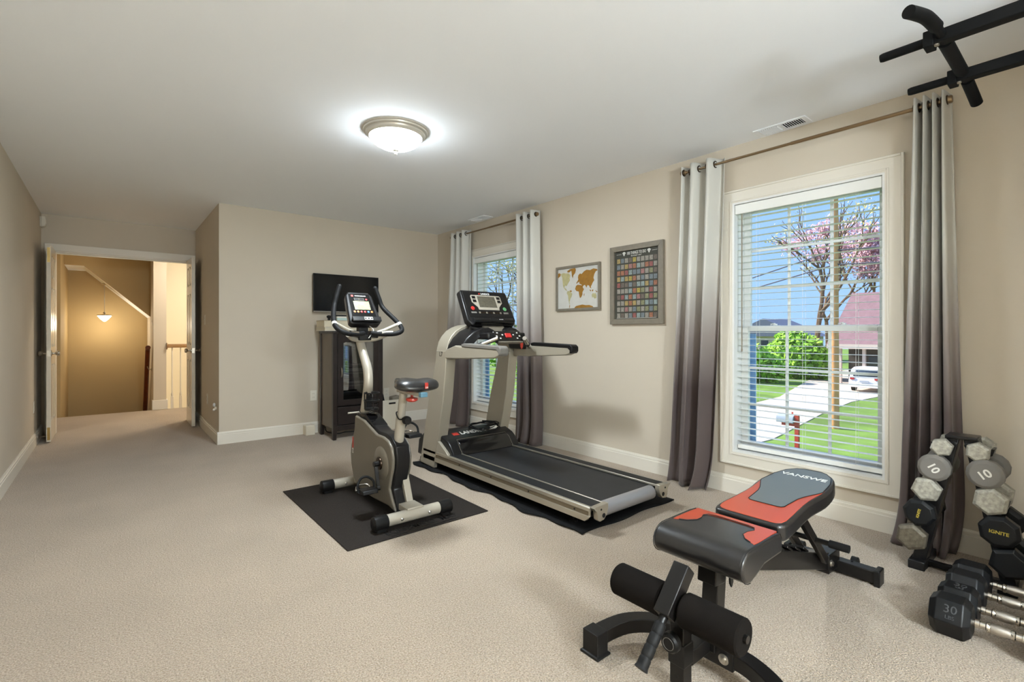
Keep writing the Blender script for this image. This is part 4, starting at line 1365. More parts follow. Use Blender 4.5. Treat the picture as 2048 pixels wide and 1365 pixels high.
R2 = Matrix((Vector((1, 0, 0)), Vector((0, 0.12, 0.038)).normalized(), Vector((0, -0.038, 0.12)).normalized())).transposed()
q = MB(); q.obox((2.225, 3.457, 0.2838), (0.028, 0.022, 0.001), R2); q.build('red_badge', 'red_print', hood, base=BASE[t.name])
for xx in (2.10, 2.72):
    q = MB(); q.cyl((xx, 3.80, 0.03), (xx + 0.04, 3.80, 0.03), 0.03, 20); q.build('transport_wheel', 'black_rubber', t)
# crossbar, dash and console
q = MB(); q.box(2.24, 2.62, 3.02, 3.20, 1.075, 1.13); q.build('dash_body', 'black_satin', t, bevel=0.015, seg=3)
du, dn = Vector((0, 0.55, 0.835)), Vector((0, -0.835, 0.55))
dc = Vector((2.43, 3.02, 1.095))
R_ = Matrix((Vector((1, 0, 0)), du, dn)).transposed()
q = MB(); q.obox(dc, (0.135, 0.05, 0.012), R_); dash = q.build('dash_panel', 'black_gloss', t, bevel=0.006)
q = MB(); q.obox(dc + dn * 0.014 + du * 0.005, (0.03, 0.02, 0.005), R_); q.build('stop_button', 'red_btn', dash, base=BASE[t.name], bevel=0.004)
q = MB()
for a, b_ in ((-0.10, 0.03), (-0.085, -0.02), (-0.055, 0.012), (0.055, 0.012), (0.085, -0.02), (0.10, 0.03), (-0.115, 0.0), (0.115, 0.0)):
    q.obox(dc + dn * 0.0125 + Vector((a, 0, 0)) + du * b_, (0.007, 0.005, 0.001), R_)
q.build('dash_marks', 'light_print', dash, base=BASE[t.name])
q = MB(); q.obox(dc + dn * 0.004 - du * 0.055, (0.125, 0.006, 0.014), R_); q.build('dash_lip', 'taupe_plastic', dash, base=BASE[t.name], bevel=0.003)
q = MB(); q.extr([(2.535, 1.045), (2.565, 1.05), (2.562, 1.015), (2.55, 0.995), (2.54, 1.02)], 'y', 2.985, 2.995); q.build('safety_key', 'red_plastic', t, bevel=0.002)
q = MB(); q.extr([(3.10, 1.12), (3.20, 1.12), (3.32, 1.20), (3.28, 1.215), (3.16, 1.15)], 'x', 2.33, 2.55); q.build('console_neck', 'taupe_plastic', t, bevel=0.006)
cb0 = Vector((2.445, 3.235, 1.175)); cu_ = Vector((0, 0.155, 0.290)).normalized(); cn_ = Vector((0, -cu_.z, cu_.y)); CHt = 0.335
R_ = Matrix((Vector((1, 0, 0)), cu_, cn_)).transposed()
def CP(a, b_, c_): return cb0 + Vector((a, 0, 0)) + cu_ * b_ + cn_ * c_
q = MB()
outl = [(-0.215, 0.0), (0.215, 0.0), (0.252, 0.045), (0.245, 0.315), (0.235, 0.335), (-0.235, 0.335), (-0.245, 0.315), (-0.252, 0.045)]
k = len(outl)
q.add([CP(a, b_, -0.03) for a, b_ in outl] + [CP(a * 0.985, b_ * 0.985 + 0.0025, 0.028) for a, b_ in outl], [list(range(k)), list(range(2 * k - 1, k - 1, -1))] + [(i, (i + 1) % k, k + (i + 1) % k, k + i) for i in range(k)])
con = q.build('console', 'black_satin', t, bevel=0.012, seg=3)
B_ = BASE[t.name]
q = MB(); q.obox(CP(0, 0.195, 0.028), (0.222, 0.118, 0.0015), R_); q.build('face_panel', 'black_plastic', con, base=B_, bevel=0.001)
q = MB()
fr = [(-0.145, 0.285), (0.145, 0.285), (0.155, 0.275), (0.155, 0.215), (0.11, 0.17), (0.105, 0.145), (-0.105, 0.145), (-0.11, 0.17), (-0.155, 0.215), (-0.155, 0.275)]
k = len(fr)
q.add([CP(a, b_, 0.029) for a, b_ in fr] + [CP(a, b_, 0.032) for a, b_ in fr], [list(range(k)), list(range(2 * k - 1, k - 1, -1))] + [(i, (i + 1) % k, k + (i + 1) % k, k + i) for i in range(k)])
q.build('display_frame', 'silver_paint', con, base=B_)
q = MB(); q.obox(CP(0, 0.222, 0.032), (0.09, 0.052, 0.0015), R_); q.build('display', 'lcd_grey', con, base=B_)
for a in (-0.127, 0.127):
    for b_ in (0.262, 0.228):
        q = MB(); q.obox(CP(a, b_, 0.0325), (0.017, 0.012, 0.0015), R_); kb = q.build('arrow_key', 'black_plastic', con, base=B_)
for a, mt in ((-0.165, 'red_btn'), (0.165, 'green_btn')):
    q = MB(); q.lathe([(0.018, 0), (0.018, 0.003), (0.014, 0.005), (0, 0.005)], CP(a, 0.158, 0.029), cn_, 18); q.build('round_button', mt, con, base=B_)
    q = MB(); q.obox(CP(a, 0.118, 0.030), (0.026, 0.008, 0.0015), R_); q.build('pill_button', 'neoprene_grey', con, base=B_, bevel=0.001)
for i in range(10):
    q = MB(); q.obox(CP(-0.108 + 0.024 * i, 0.118, 0.030), (0.008, 0.008, 0.0015), R_); q.build('number_key', 'dark_bronze' if i % 3 else 'frame_grey', con, base=B_)
lettering('LANDICE', 0.022, CP(0.005, 0.300, 0.0298), (1, 0, 0), cu_, 'white_print', con, depth=0.0004, bold=0.0005, base=B_)
q = MB(); q.obox(CP(-0.056, 0.300, 0.0298), (0.006, 0.006, 0.0006), R_); q.build('logo_mark', 'red_print', con, base=B_)
q = MB(); q.extr([(-0.01, 0), (0.01, 0), (0.01, 1), (-0.01, 1)], 'x', 0, 0)
q = MB(); q.tube([CP(-0.20, 0.035, 0.03), CP(0.20, 0.035, 0.03)], 0.028, 16); q.build('speaker_bar', 'black_gloss', con, base=B_)
q = MB(); q.obox(CP(0.03, 0.04, 0.057), (0.075, 0.012, 0.002), R_); q.build('media_panel', 'black_plastic', con, base=B_, bevel=0.001)
q = MB()
for a in (0.05, 0.065, 0.08):
    q.obox(CP(a, 0.04, 0.0595), (0.003, 0.003, 0.0005), R_)
q.build('media_icon', 'white_print', con, base=B_)

# coiled power cord on the hood
cd = thing('coiled_cord', (2.55, 3.50, 0.30), 'coiled black power cord with clear plug lying on the treadmill hood', 'cord')
q = MB()
pts = []
for k in range(150):
    a = 2 * math.pi * 3.2 * k / 149
    rr = 0.115 + 0.018 * math.sin(a * 0.31 + 1) + 0.01 * math.sin(a * 1.7)
    pts.append((2.55 + 1.2 * rr * math.cos(a), 3.50 + 0.75 * rr * math.sin(a), 0.303 + 0.27 * 0.75 * rr * max(-1, min(0.2, math.sin(a))) + 0.016 * (k / 149) + 0.012 * math.sin(a * 1.3) ** 2))
q.tube(pts, 0.0048, 8); q.build('cord', 'black_rubber', cd)
q = MB(); q.tube([(2.56, 3.43, 0.297), (2.625, 3.435, 0.299)], [0.012, 0.016], 12); q.box(2.624, 2.632, 3.422, 3.448, 0.286, 0.312); q.build('plug', 'light_print', cd)
q = MB()
for dy in (-0.008, 0.008):
    q.box(2.632, 2.65, 3.435 + dy - 0.001, 3.435 + dy + 0.001, 0.296, 0.303)
q.build('prong', 'zinc_bolt', cd)

# ------------------------------------------------------------------ exercise bike
bk = thing('exercise_bike', (1.39, 3.05, 0.007), 'upright exercise bike with taupe shroud and black handlebars', 'exercise bike')
B_ = BASE[bk.name]
XC = 1.39
outl = [(3.345, 0.552), (3.362, 0.447), (3.42, 0.335), (3.432, 0.27), (3.42, 0.20), (3.378, 0.106), (3.303, 0.062), (3.20, 0.05), (3.015, 0.05), (2.82, 0.06), (2.725, 0.045), (2.772, 0.109), (2.808, 0.167), (2.788, 0.234), (2.762, 0.298), (2.757, 0.358), (2.776, 0.425), (2.83, 0.462), (2.90, 0.475), (2.993, 0.475), (3.194, 0.537)]
for x0_, x1_ in ((XC - 0.066, XC - 0.045), (XC + 0.045, XC + 0.066)):
    q = MB(); q.extr(outl, 'x', x0_, x1_); q.build('side_cover', 'taupe_plastic', bk, bevel=0.010, seg=3)
core = [(3.35, 0.56), (3.367, 0.447), (3.425, 0.335), (3.436, 0.27), (3.424, 0.20), (3.382, 0.104), (3.303, 0.056), (3.015, 0.046), (2.80, 0.052), (2.715, 0.04), (2.756, 0.109), (2.79, 0.167), (2.77, 0.234), (2.744, 0.298), (2.739, 0.362), (2.757, 0.434), (2.82, 0.478), (2.90, 0.492), (2.99, 0.49), (3.05, 0.508), (3.19, 0.562)]
q = MB(); q.extr(core, 'x', XC - 0.046, XC + 0.046); q.build('centre_shell', 'black_satin', bk, bevel=0.008, seg=2)
q = MB(); q.extr([(3.06, 0.505), (3.075, 0.52), (3.20, 0.573), (3.34, 0.573), (3.36, 0.56), (3.19, 0.545)], 'x', XC - 0.05, XC + 0.05); q.build('neck_cover', 'black_gloss', bk, bevel=0.006)
for s in (-1, 1):
    q = MB(); q.lathe([(0.105, 0.0), (0.105, 0.002), (0.09, 0.010), (0.045, 0.014), (0.042, 0.012), (0, 0.012)], (XC + s * 0.066, 2.915, 0.305), (s, 0, 0), 40); q.build('crank_disc', 'taupe_plastic', bk)
    q = MB(); q.lathe([(0.04, 0), (0.038, 0.008), (0, 0.009)], (XC + s * 0.078, 2.915, 0.305), (s, 0, 0), 24); q.build('crank_cap', 'dark_bronze', bk)
    yp, zp = (2.872, 0.165) if s < 0 else (2.958, 0.445)
    xo = XC + s * 0.105
    q = MB(); q.cyl((XC + s * 0.075, 2.915, 0.305), (XC + s * 0.118, 2.915, 0.305), 0.017, 16); q.beam((xo, 2.915, 0.305), (xo, yp, zp), 0.014, 0.022, (1, 0, 0)); q.cyl((xo - s * 0.01, yp, zp), (xo + s * 0.012, yp, zp), 0.014, 14)
    cr = q.build('crank_arm', 'black_steel', bk, bevel=0.002)
    pc = Vector((XC + s * 0.175, yp, zp))
    q = MB(); q.extr([(yp - 0.05, zp - 0.012), (yp + 0.055, zp - 0.02), (yp + 0.06, zp - 0.004), (yp + 0.03, zp + 0.012), (yp - 0.045, zp + 0.01)], 'x', pc.x - 0.048, pc.x + 0.048)
    pd_ = q.build('pedal', 'black_plastic', bk, bevel=0.004)
    q = MB(); q.tube(arc_path([(pc.x - 0.05, yp + 0.01, zp - 0.01), (pc.x - 0.056, yp + 0.02, zp + 0.03), (pc.x - 0.03, yp + 0.03, zp + 0.07), (pc.x + 0.01, yp + 0.03, zp + 0.075), (pc.x + 0.045, yp + 0.02, zp + 0.045), (pc.x + 0.05, yp + 0.01, zp - 0.01)], 6), 0.0075, 8); q.build('toe_strap', 'black_rubber', pd_, base=B_)
    q = MB(); q.tube(arc_path([(pc.x - 0.05, yp + 0.055, zp - 0.01), (pc.x - 0.03, yp + 0.085, zp + 0.012), (pc.x + 0.03, yp + 0.085, zp + 0.012), (pc.x + 0.05, yp + 0.055, zp - 0.01)], 5), 0.005, 8); q.build('toe_cage', 'chrome', pd_, base=B_)
q = MB(); q.box(XC - 0.0672, XC - 0.0655, 3.372, 3.39, 0.315, 0.395); q.build('red_decal', 'red_print', bk)
lettering('DB', 0.03, (XC - 0.0672, 3.381, 0.30), (0, 0, 1), (0, 1, 0), 'white_print', bk, depth=0.0004)
# stabilisers
for yy, x0_, x1_ in ((2.615, 1.135, 1.64), (3.485, 1.135, 1.645)):
    q = MB(); q.cyl((x0_ + 0.07, yy, 0.055), (x1_ - 0.07, yy, 0.055), 0.034, 24); st = q.build('stabiliser', 'silver_paint', bk)
    for xa, xb in ((x0_, x0_ + 0.085), (x1_ - 0.085, x1_)):
        q = MB(); q.lathe([(0.030, 0.0), (0.041, 0.006), (0.041, abs(xb - xa) - 0.003), (0.039, abs(xb - xa))], (xa, yy, 0.052), (1, 0, 0), 24)
        q.box(xa + 0.015, xb - 0.015, yy - 0.03, yy + 0.03, 0.007, 0.03)
        q.build('end_cap', 'black_plastic', st, base=B_)
    for xx in (1.30, 1.48):
        q = MB(); q.lathe([(0.009, 0), (0.009, 0.004), (0.005, 0.007), (0, 0.008)], (xx, yy - 0.033, 0.055), (0, -1, 0), 14); q.build('bolt', 'zinc_bolt', st, base=B_)
q = MB(); q.box(1.345, 1.45, 2.60, 2.72, 0.06, 0.098); q.build('rear_bracket', 'silver_paint', bk, bevel=0.004)
q = MB(); q.beam((1.425, 2.80, 0.235), (1.425, 2.735, 0.08), 0.045, 0.03, (0, 1, 0)); q.build('rear_strut', 'silver_paint', bk, bevel=0.004)
q = MB(); q.beam((XC, 3.36, 0.09), (XC, 3.47, 0.065), 0.06, 0.05); q.build('front_strut', 'silver_paint', bk, bevel=0.004)
# seat post, slider and saddle
q = MB(); q.tube([(XC, 2.818, 0.40), (XC, 2.775, 0.61)], 0.031, 20); q.build('post_sleeve', 'silver_paint', bk)
q = MB(); q.tube([(XC, 2.776, 0.605), (XC, 2.742, 0.762)], 0.025, 20); q.build('seat_post', 'silver_paint', bk)
q = MB(); q.tube(arc_path([(XC, 2.80, 0.64), (XC - 0.03, 2.78, 0.635), (XC - 0.03, 2.745, 0.602), (XC, 2.735, 0.60)], 5), 0.004, 8); q.build('sleeve_collar', 'black_plastic', bk)
q = MB(); q.cyl((XC, 2.76, 0.597), (XC, 2.715, 0.597), 0.011, 14); q.lathe([(0.018, 0), (0.026, 0.006), (0.026, 0.03), (0.022, 0.036), (0, 0.036)], (XC, 2.718, 0.597), (0, -1, 0), 18); q.build('height_knob', 'black_plastic', bk)
q = MB(); q.beam((XC, 2.80, 0.772), (XC, 2.51, 0.772), 0.04, 0.022); q.build('seat_slider', 'silver_paint', bk, bevel=0.003)
q = MB(); q.box(XC - 0.022, XC + 0.022, 2.485, 2.515, 0.758, 0.786); q.build('slider_cap', 'blue_cap', bk, bevel=0.003)
q = MB(); q.cyl((XC, 2.635, 0.762), (XC, 2.635, 0.738), 0.008, 12); q.lathe([(0.012, 0), (0.034, -0.006), (0.036, -0.018), (0.026, -0.026), (0, -0.027)], (XC, 2.635, 0.745), (0, 0, 1), 16); q.build('slider_knob', 'red_plastic', bk)
q = MB(); q.box(XC - 0.03, XC + 0.03, 2.62, 2.70, 0.782, 0.80); q.build('seat_clamp', 'black_plastic', bk, bevel=0.004)
def saddle(s, t_):
    # t along length from rear (0) to nose (1); s around the section
    y = lerp(2.50, 2.83, t_)
    w_ = interp([(0, 0.085), (0.06, 0.118), (0.18, 0.134), (0.35, 0.125), (0.55, 0.075), (0.75, 0.038), (0.93, 0.032), (1, 0.012)], t_)
    top = interp([(0, 0.822), (0.08, 0.852), (0.25, 0.865), (0.5, 0.853), (0.75, 0.855), (0.93, 0.85), (1, 0.825)], t_)
    bot = interp([(0, 0.800), (0.08, 0.786), (0.3, 0.788), (0.6, 0.795), (1, 0.80)], t_)
    a = 2 * math.pi * s
    cx_ = math.cos(a); sx_ = math.sin(a)
    dip = -0.008 * math.exp(-(cx_ * 3) ** 2) if sx_ > 0 else 0
    zc = bot + 0.45 * (top - bot)
    z = zc + (top - zc + dip) * max(0, sx_) ** 0.7 - (zc - bot) * max(0, -sx_) ** 0.8
    return (XC + w_ * (abs(cx_) ** 0.75) * (1 if cx_ > 0 else -1), y, z)
q = MB(); q.grid(saddle, 36, 22, wrap_u=True)
n0 = len(q.v)
q.f.append(list(range(36))); q.mi.append(0)
q.f.append([22 * 36 + i for i in range(36)]); q.mi.append(0)
sd = q.build('saddle', 'vinyl_black', bk, smooth=60)
q = MB(); q.box(1.40, 1.42, 2.493, 2.50, 0.805, 0.84); q.build('saddle_label', 'red_print', sd, base=B_, bevel=0.001)
lettering('DB', 0.014, (1.41, 2.4925, 0.812), (1, 0, 0), (0, 0, 1), 'white_print', sd, depth=0.0003, base=B_)
# handlebar post and handlebar
post = arc_path([(XC, 3.345, 0.52), (XC, 3.30, 0.66), (XC, 3.272, 0.776), (XC, 3.288, 0.875), (XC, 3.36, 0.98), (XC, 3.415, 1.06), (XC, 3.42, 1.12)], 6)
q = MB(); q.tube(post, [0.034 - 0.006 * i / len(post) for i in range(len(post))], 20); q.build('handlebar_post', 'silver_paint', bk)
q = MB(); q.tube([(XC + 0.0, 3.345, 0.545), (XC, 3.338, 0.575)], [0.05, 0.04], 20); q.build('post_collar', 'black_plastic', bk)
q = MB(); q.tube([(XC - 0.12, 3.335, 0.572), (XC - 0.04, 3.335, 0.572)], 0.006, 10); q.build('lock_pin', 'silver_paint', bk)
q = MB()
q.tube([(XC + 0.05 * math.cos(a * math.pi / 12), 3.215 + 0.045 * math.sin(a * math.pi / 12), 0.715) for a in range(24)], 0.005, 8, closed=True)
q.tube([(XC + 0.05 * math.cos(a * math.pi / 12), 3.215 + 0.045 * math.sin(a * math.pi / 12), 0.665) for a in range(24)], 0.005, 8, closed=True)
q.cyl((XC, 3.215, 0.60), (XC, 3.215, 0.612), 0.048, 20)
for a in (0.3, 1.7, 3.0, 4.6):
    q.tube([(XC + 0.048 * math.cos(a), 3.215 + 0.043 * math.sin(a), 0.605), (XC + 0.05 * math.cos(a), 3.215 + 0.045 * math.sin(a), 0.715)], 0.004, 6)
q.box(XC - 0.02, XC + 0.02, 3.255, 3.29, 0.60, 0.76)
q.build('bottle_cage', 'black_plastic', bk)
q = MB(); q.box(XC - 0.045, XC + 0.045, 3.32, 3.43, 1.075, 1.115); q.beam((XC + 0.02, 3.30, 1.11), (XC + 0.08, 3.30, 1.10), 0.035, 0.02); q.build('handlebar_clamp', 'black_plastic', bk, bevel=0.006)
q = MB(); q.tube(arc_path([(XC - 0.14, 3.28, 1.115), (XC - 0.08, 3.34, 1.085), (XC, 3.37, 1.078), (XC + 0.08, 3.34, 1.085), (XC + 0.14, 3.28, 1.115)], 5), 0.017, 14); q.build('lower_tube', 'silver_paint', bk)
for s in (-1, 1):
    P_ = lambda a, y, z: (XC + s * a, y, z)
    path = arc_path([P_(0.03, 3.285, 1.125), P_(0.10, 3.235, 1.118), P_(0.17, 3.20, 1.122), P_(0.218, 3.205, 1.140), P_(0.236, 3.25, 1.172), P_(0.225, 3.32, 1.222), P_(0.182, 3.43, 1.312), P_(0.160, 3.45, 1.38), P_(0.135, 3.46, 1.455)], 6)
    q = MB(); q.tube(path, 0.0165, 16); hb = q.build('handlebar_grip', 'foam_black' if False else 'black_rubber', bk)
    q = MB(); q.sphere(P_(0.1335, 3.461, 1.458), 0.0165, 14, 8); q.build('grip_end', 'black_rubber', hb, base=B_)
    q = MB(); q.tube([P_(0.238, 3.262, 1.180), P_(0.234, 3.280, 1.194)], 0.0185, 16); q.build('grip_ring', 'light_print', hb, base=B_)
    q = MB(); q.tube([P_(0.055, 3.31, 1.12), P_(0.14, 3.30, 1.15), P_(0.225, 3.275, 1.19)], 0.012, 12); q.build('brace', 'silver_paint', bk)
    q = MB(); q.tube([P_(0.09, 3.244, 1.124), P_(0.155, 3.212, 1.126)], 0.0178, 16); q.build('pulse_plate', 'chrome', bk)
# console
cb0 = Vector((XC + 0.005, 3.325, 1.185)); cu_ = Vector((0, 0.16, 0.235)).normalized(); cn_ = Vector((0, -cu_.z, cu_.y))
R_ = Matrix((Vector((1, 0, 0)), cu_, cn_)).transposed()
def CP(a, b_, c_): return cb0 + Vector((a, 0, 0)) + cu_ * b_ + cn_ * c_
outl = [(-0.118, 0.02), (-0.10, 0.0), (0.10, 0.0), (0.118, 0.02), (0.112, 0.10), (0.098, 0.25), (0.075, 0.282), (-0.075, 0.282), (-0.098, 0.25), (-0.112, 0.10)]
k = len(outl)
q = MB(); q.add([CP(a * 0.95, b_ * 0.97, -0.045) for a, b_ in outl] + [CP(a, b_, 0.012) for a, b_ in outl], [list(range(k)), list(range(2 * k - 1, k - 1, -1))] + [(i, (i + 1) % k, k + (i + 1) % k, k + i) for i in range(k)])
con = q.build('console', 'black_satin', bk, bevel=0.010, seg=3)
q = MB(); inn = [(a * 0.82, 0.075 + (b_ - 0.0) * 0.68) for a, b_ in outl if b_ > 0.05] + []
q.add([CP(a, b_, 0.0122) for a, b_ in [(-0.088, 0.065), (0.088, 0.065), (0.076, 0.262), (-0.076, 0.262)]] + [CP(a, b_, 0.014) for a, b_ in [(-0.088, 0.065), (0.088, 0.065), (0.076, 0.262), (-0.076, 0.262)]], [(0, 1, 2, 3), (7, 6, 5, 4), (0, 4, 5, 1), (1, 5, 6, 2), (2, 6, 7, 3), (3, 7, 4, 0)])
q.build('face_panel', 'black_gloss', con, base=B_, smooth=0)
q = MB(); q.obox(CP(0.003, 0.158, 0.0145), (0.058, 0.038, 0.001), R_); q.build('display', 'screen_lit', con, base=B_)
for i, mt in enumerate(('orange_btn', 'orange_btn', 'red_btn', 'red_btn', 'blue_btn', 'orange_btn')):
    q = MB(); q.lathe([(0.0085, 0), (0.0085, 0.002), (0, 0.003)], CP(-0.062 + 0.025 * i, 0.102, 0.014), cn_, 14); q.build('program_button', mt, con, base=B_)
q = MB()
for a in (-0.026, 0.012):
    q.obox(CP(a, 0.213, 0.0143), (0.017, 0.012, 0.0006), R_)
q.build('label_box', 'frame_grey', con, base=B_)
q = MB()
for a in (-0.026, 0.012):
    q.obox(CP(a, 0.213, 0.0149), (0.0155, 0.0105, 0.0003), R_)
q.build('label_face', 'black_plastic', con, base=B_)
q = MB(); q.lathe([(0.008, 0), (0.008, 0.002), (0, 0.0025)], CP(0.047, 0.213, 0.014), cn_, 12); q.build('volume_key', 'red_btn', con, base=B_)
q = MB(); q.obox(CP(-0.052, 0.243, 0.0145), (0.008, 0.008, 0.0008), R_); q.build('logo_mark', 'red_print', con, base=B_)
lettering('DIAMONDBACK', 0.011, CP(0.008, 0.243, 0.0145), (1, 0, 0), cu_, 'white_print', con, depth=0.0003, bold=0.0003, base=B_)
q = MB(); q.obox(CP(0, 0.038, 0.03), (0.10, 0.004, 0.016), R_); q.obox(CP(0, 0.022, 0.040), (0.105, 0.02, 0.006), R_); q.build('reading_ledge', 'black_satin', con, base=B_, bevel=0.004)
q = MB(); q.obox(CP(0.01, 0.022, 0.0465), (0.030, 0.012, 0.0008), R_); q.build('sticker', 'light_print', con, base=B_)
q = MB()
for a in (-0.012, 0.01, 0.032):
    q.obox(CP(a, 0.022, 0.0475), (0.006, 0.006, 0.0004), R_)
q.build('sticker_print', 'black_plastic', con, base=B_)
q = MB(); q.beam((XC, 3.38, 1.11), CP(0, 0.05, -0.04), 0.07, 0.05, (0, 1, 0)); q.build('console_neck', 'black_plastic', bk, bevel=0.005)
q = MB(); q.tube(arc_path([CP(0.03, 0.02, -0.03), (XC + 0.045, 3.29, 1.15), (XC + 0.03, 3.285, 1.12), (XC + 0.01, 3.29, 1.09)], 6), 0.0025, 6); q.build('sensor_wire', 'light_print', bk)

# ------------------------------------------------------------------ weight bench
wb = thing('weight_bench', (1.95, 0.85, 0), 'adjustable weight bench with orange and black pads in front of the near window', 'weight bench')
B_ = BASE[wb.name]
BC = 0.842
def sym(hw): return [(x, BC + w_) for x, w_ in hw] + [(x, BC - w_) for x, w_ in reversed(hw)]
def smooth_poly(pg, n=4):
    P = [Vector((p[0], p[1], 0)) for p in pg]
    m = len(P); out = []
    for i in range(m):
        a, b_, c_, d = P[i - 1], P[i], P[(i + 1) % m], P[(i + 2) % m]
        for k in range(n):
            u = k / n
            v = 0.5 * ((2 * b_) + (c_ - a) * u + (2 * a - 5 * b_ + 4 * c_ - d) * u * u + (3 * b_ - a - 3 * c_ + d) * u ** 3)
            out.append((v.x, v.y))
    return out
tilt = Matrix.Translation((1.80, BC, 0.46)) @ Matrix.Rotation(-math.atan(0.08), 4, 'Y') @ Matrix.Translation((-1.80, -BC, -0.46))
def xf(mb, M):
    mb.v = [M @ p for p in mb.v]; return mb
back = smooth_poly(sym([(1.79, 0.085), (1.80, 0.118), (1.84, 0.130), (1.96, 0.124), (2.07, 0.120), (2.19, 0.131), (2.30, 0.122), (2.38, 0.100), (2.425, 0.066), (2.44, 0.03)]), 3)
q = MB(); q.extr(back, 'z', 0.397, 0.459); pad = xf(q, tilt).build('back_pad', 'vinyl_black', wb, bevel=0.012, seg=4, smooth=50)
red = smooth_poly(sym([(1.805, 0.075), (1.81, 0.105), (1.845, 0.118), (1.96, 0.112), (2.07, 0.108), (2.16, 0.116), (2.215, 0.118)]), 3)
red = sym([(1.803, 0.08), (1.808, 0.10), (1.82, 0.112), (1.845, 0.118), (1.90, 0.116), (1.96, 0.112), (2.02, 0.109), (2.07, 0.109), (2.12, 0.112), (2.18, 0.118), (2.21, 0.118)])
q = MB(); q.extr(red, 'z', 0.452, 0.4605); xf(q, tilt).build('red_panel', 'vinyl_red', pad, base=B_, bevel=0.001)
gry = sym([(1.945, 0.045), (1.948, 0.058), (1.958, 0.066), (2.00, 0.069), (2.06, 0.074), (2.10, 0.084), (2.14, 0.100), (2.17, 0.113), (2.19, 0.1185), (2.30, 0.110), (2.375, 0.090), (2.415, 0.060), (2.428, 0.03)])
q = MB(); q.extr(gry, 'z', 0.452, 0.4618); xf(q, tilt).build('centre_panel', 'vinyl_black_sheen', pad, base=B_, bevel=0.001)
ed = [tilt @ Vector((x, y, 0.4618)) for x, y in gry]
q = MB(); q.tube(ed, 0.0014, 6, closed=True); q.build('piping', 'stitch_dark', pad, base=B_)
lettering('VANSWE', 0.042, tilt @ Vector((2.325, BC, 0.4622)), (0, -1, 0), (1, 0, 0.08), 'white_print', pad, depth=0.0005, bold=0.0006, squeeze=1.05, base=B_)
# seat
SY0, SY1 = 0.70, 1.015
sp = [(1.755, 0.385), (1.757, 0.43), (1.745, 0.452), (1.70, 0.456), (1.60, 0.456), (1.545, 0.456)] + [(1.53 + 0.062 * math.cos(a), 0.405 + 0.051 * math.sin(a)) for a in [math.radians(d) for d in range(100, 271, 17)]] + [(1.56, 0.362), (1.62, 0.383)]
q = MB(); q.extr(sp, 'x', SY0, SY1)
q.v = [Vector((p.y, p.x, p.z)) for p in q.v]
seat = q.build('seat_pad', 'vinyl_black', wb, bevel=0.011, seg=4, smooth=50)
sr = [(1.742, SY1 - 0.014), (1.742, SY0 + 0.014), (1.70, SY0 + 0.012), (1.60, SY0 + 0.012), (1.575, SY0 + 0.014), (1.585, SY0 + 0.03), (1.60, SY0 + 0.055), (1.63, SY0 + 0.075), (1.66, SY0 + 0.075), (1.69, SY0 + 0.065), (1.712, SY0 + 0.075), (1.718, SY0 + 0.10)]
sr2 = sr[1:]
full = [(x, y) for x, y in sr2] + [(x, SY0 + SY1 - y) for x, y in reversed(sr2)]
q = MB(); q.extr(full, 'z', 0.450, 0.4575); q.build('red_panel', 'vinyl_red', seat, base=B_, bevel=0.001)
inner = [(x, y) for x, y in sr[5:]] + [(x, SY0 + SY1 - y) for x, y in reversed(sr[5:])]
q = MB(); q.tube([(x, y, 0.4575) for x, y in inner], 0.0014, 6); q.build('piping', 'stitch_dark', seat, base=B_)
for yy in (SY0 + 0.004, SY1 - 0.004):
    q = MB(); q.tube([(p[0], yy, p[1]) for p in [(x_ + (0.001 if x_ > 1.7 else -0.001), z_) for x_, z_ in sp[1:-2]]], 0.0016, 6); q.build('end_seam', 'stitch_dark', seat, base=B_)
# frame
q = MB(); q.beam((1.57, BC, 0.375), (2.56, BC, 0.075), 0.05, 0.075); q.build('main_beam', 'black_steel', wb, bevel=0.004)
dirv = (Vector((2.56, BC, 0.075)) - Vector((1.57, BC, 0.375))).normalized()
nrm = Vector((dirv.z * -1, 0, dirv.x))
for k in range(5):
    p = Vector((1.57, BC, 0.375)) + dirv * (0.40 + 0.085 * k) + nrm * 0.048
    q = MB(); q.beam(p - dirv * 0.028 + nrm * 0.004, p + dirv * 0.03 - nrm * 0.010, 0.044, 0.010, nrm); q.build('ladder_notch', 'black_steel', wb, bevel=0.002)
q = MB(); q.box(2.52, 2.66, BC - 0.035, BC + 0.035, 0.03, 0.115); q.build('rear_joint', 'black_steel', wb, bevel=0.004)
q = MB(); q.beam((2.655, 0.66, 0.037), (2.655, 1.025, 0.037), 0.055, 0.055); q.build('rear_foot', 'black_steel', wb, bevel=0.004)
for yy in (0.655, 1.03):
    q = MB(); q.box(2.62, 2.69, yy - 0.012, yy + 0.012, 0, 0.072); q.build('foot_cap', 'black_plastic', wb, bevel=0.004)
for yy in (0.76, 0.99):
    q = MB(); q.cyl((2.705, yy - 0.012, 0.045), (2.705, yy + 0.012, 0.045), 0.03, 20); q.beam((2.66, yy, 0.06), (2.705, yy, 0.045), 0.006, 0.02); q.build('transport_wheel', 'black_rubber', wb)
for xx, zz in ((2.545, 0.075),):
    q = MB(); q.lathe([(0.016, 0), (0.016, 0.003), (0.010, 0.004), (0.010, 0.010), (0.003, 0.012)], (xx, BC - 0.035, zz), (0, -1, 0), 16); q.build('bolt', 'zinc_bolt', wb)
for yy in (BC - 0.045, BC + 0.045):
    q = MB(); q.beam((2.13, yy, 0.415), (2.43, yy, 0.135), 0.006, 0.04, (0, 1, 0)) if False else q.beam((2.12, yy, 0.425), (2.44, yy, 0.125), 0.022, 0.036); q.build('back_strut', 'black_steel', wb, bevel=0.003)
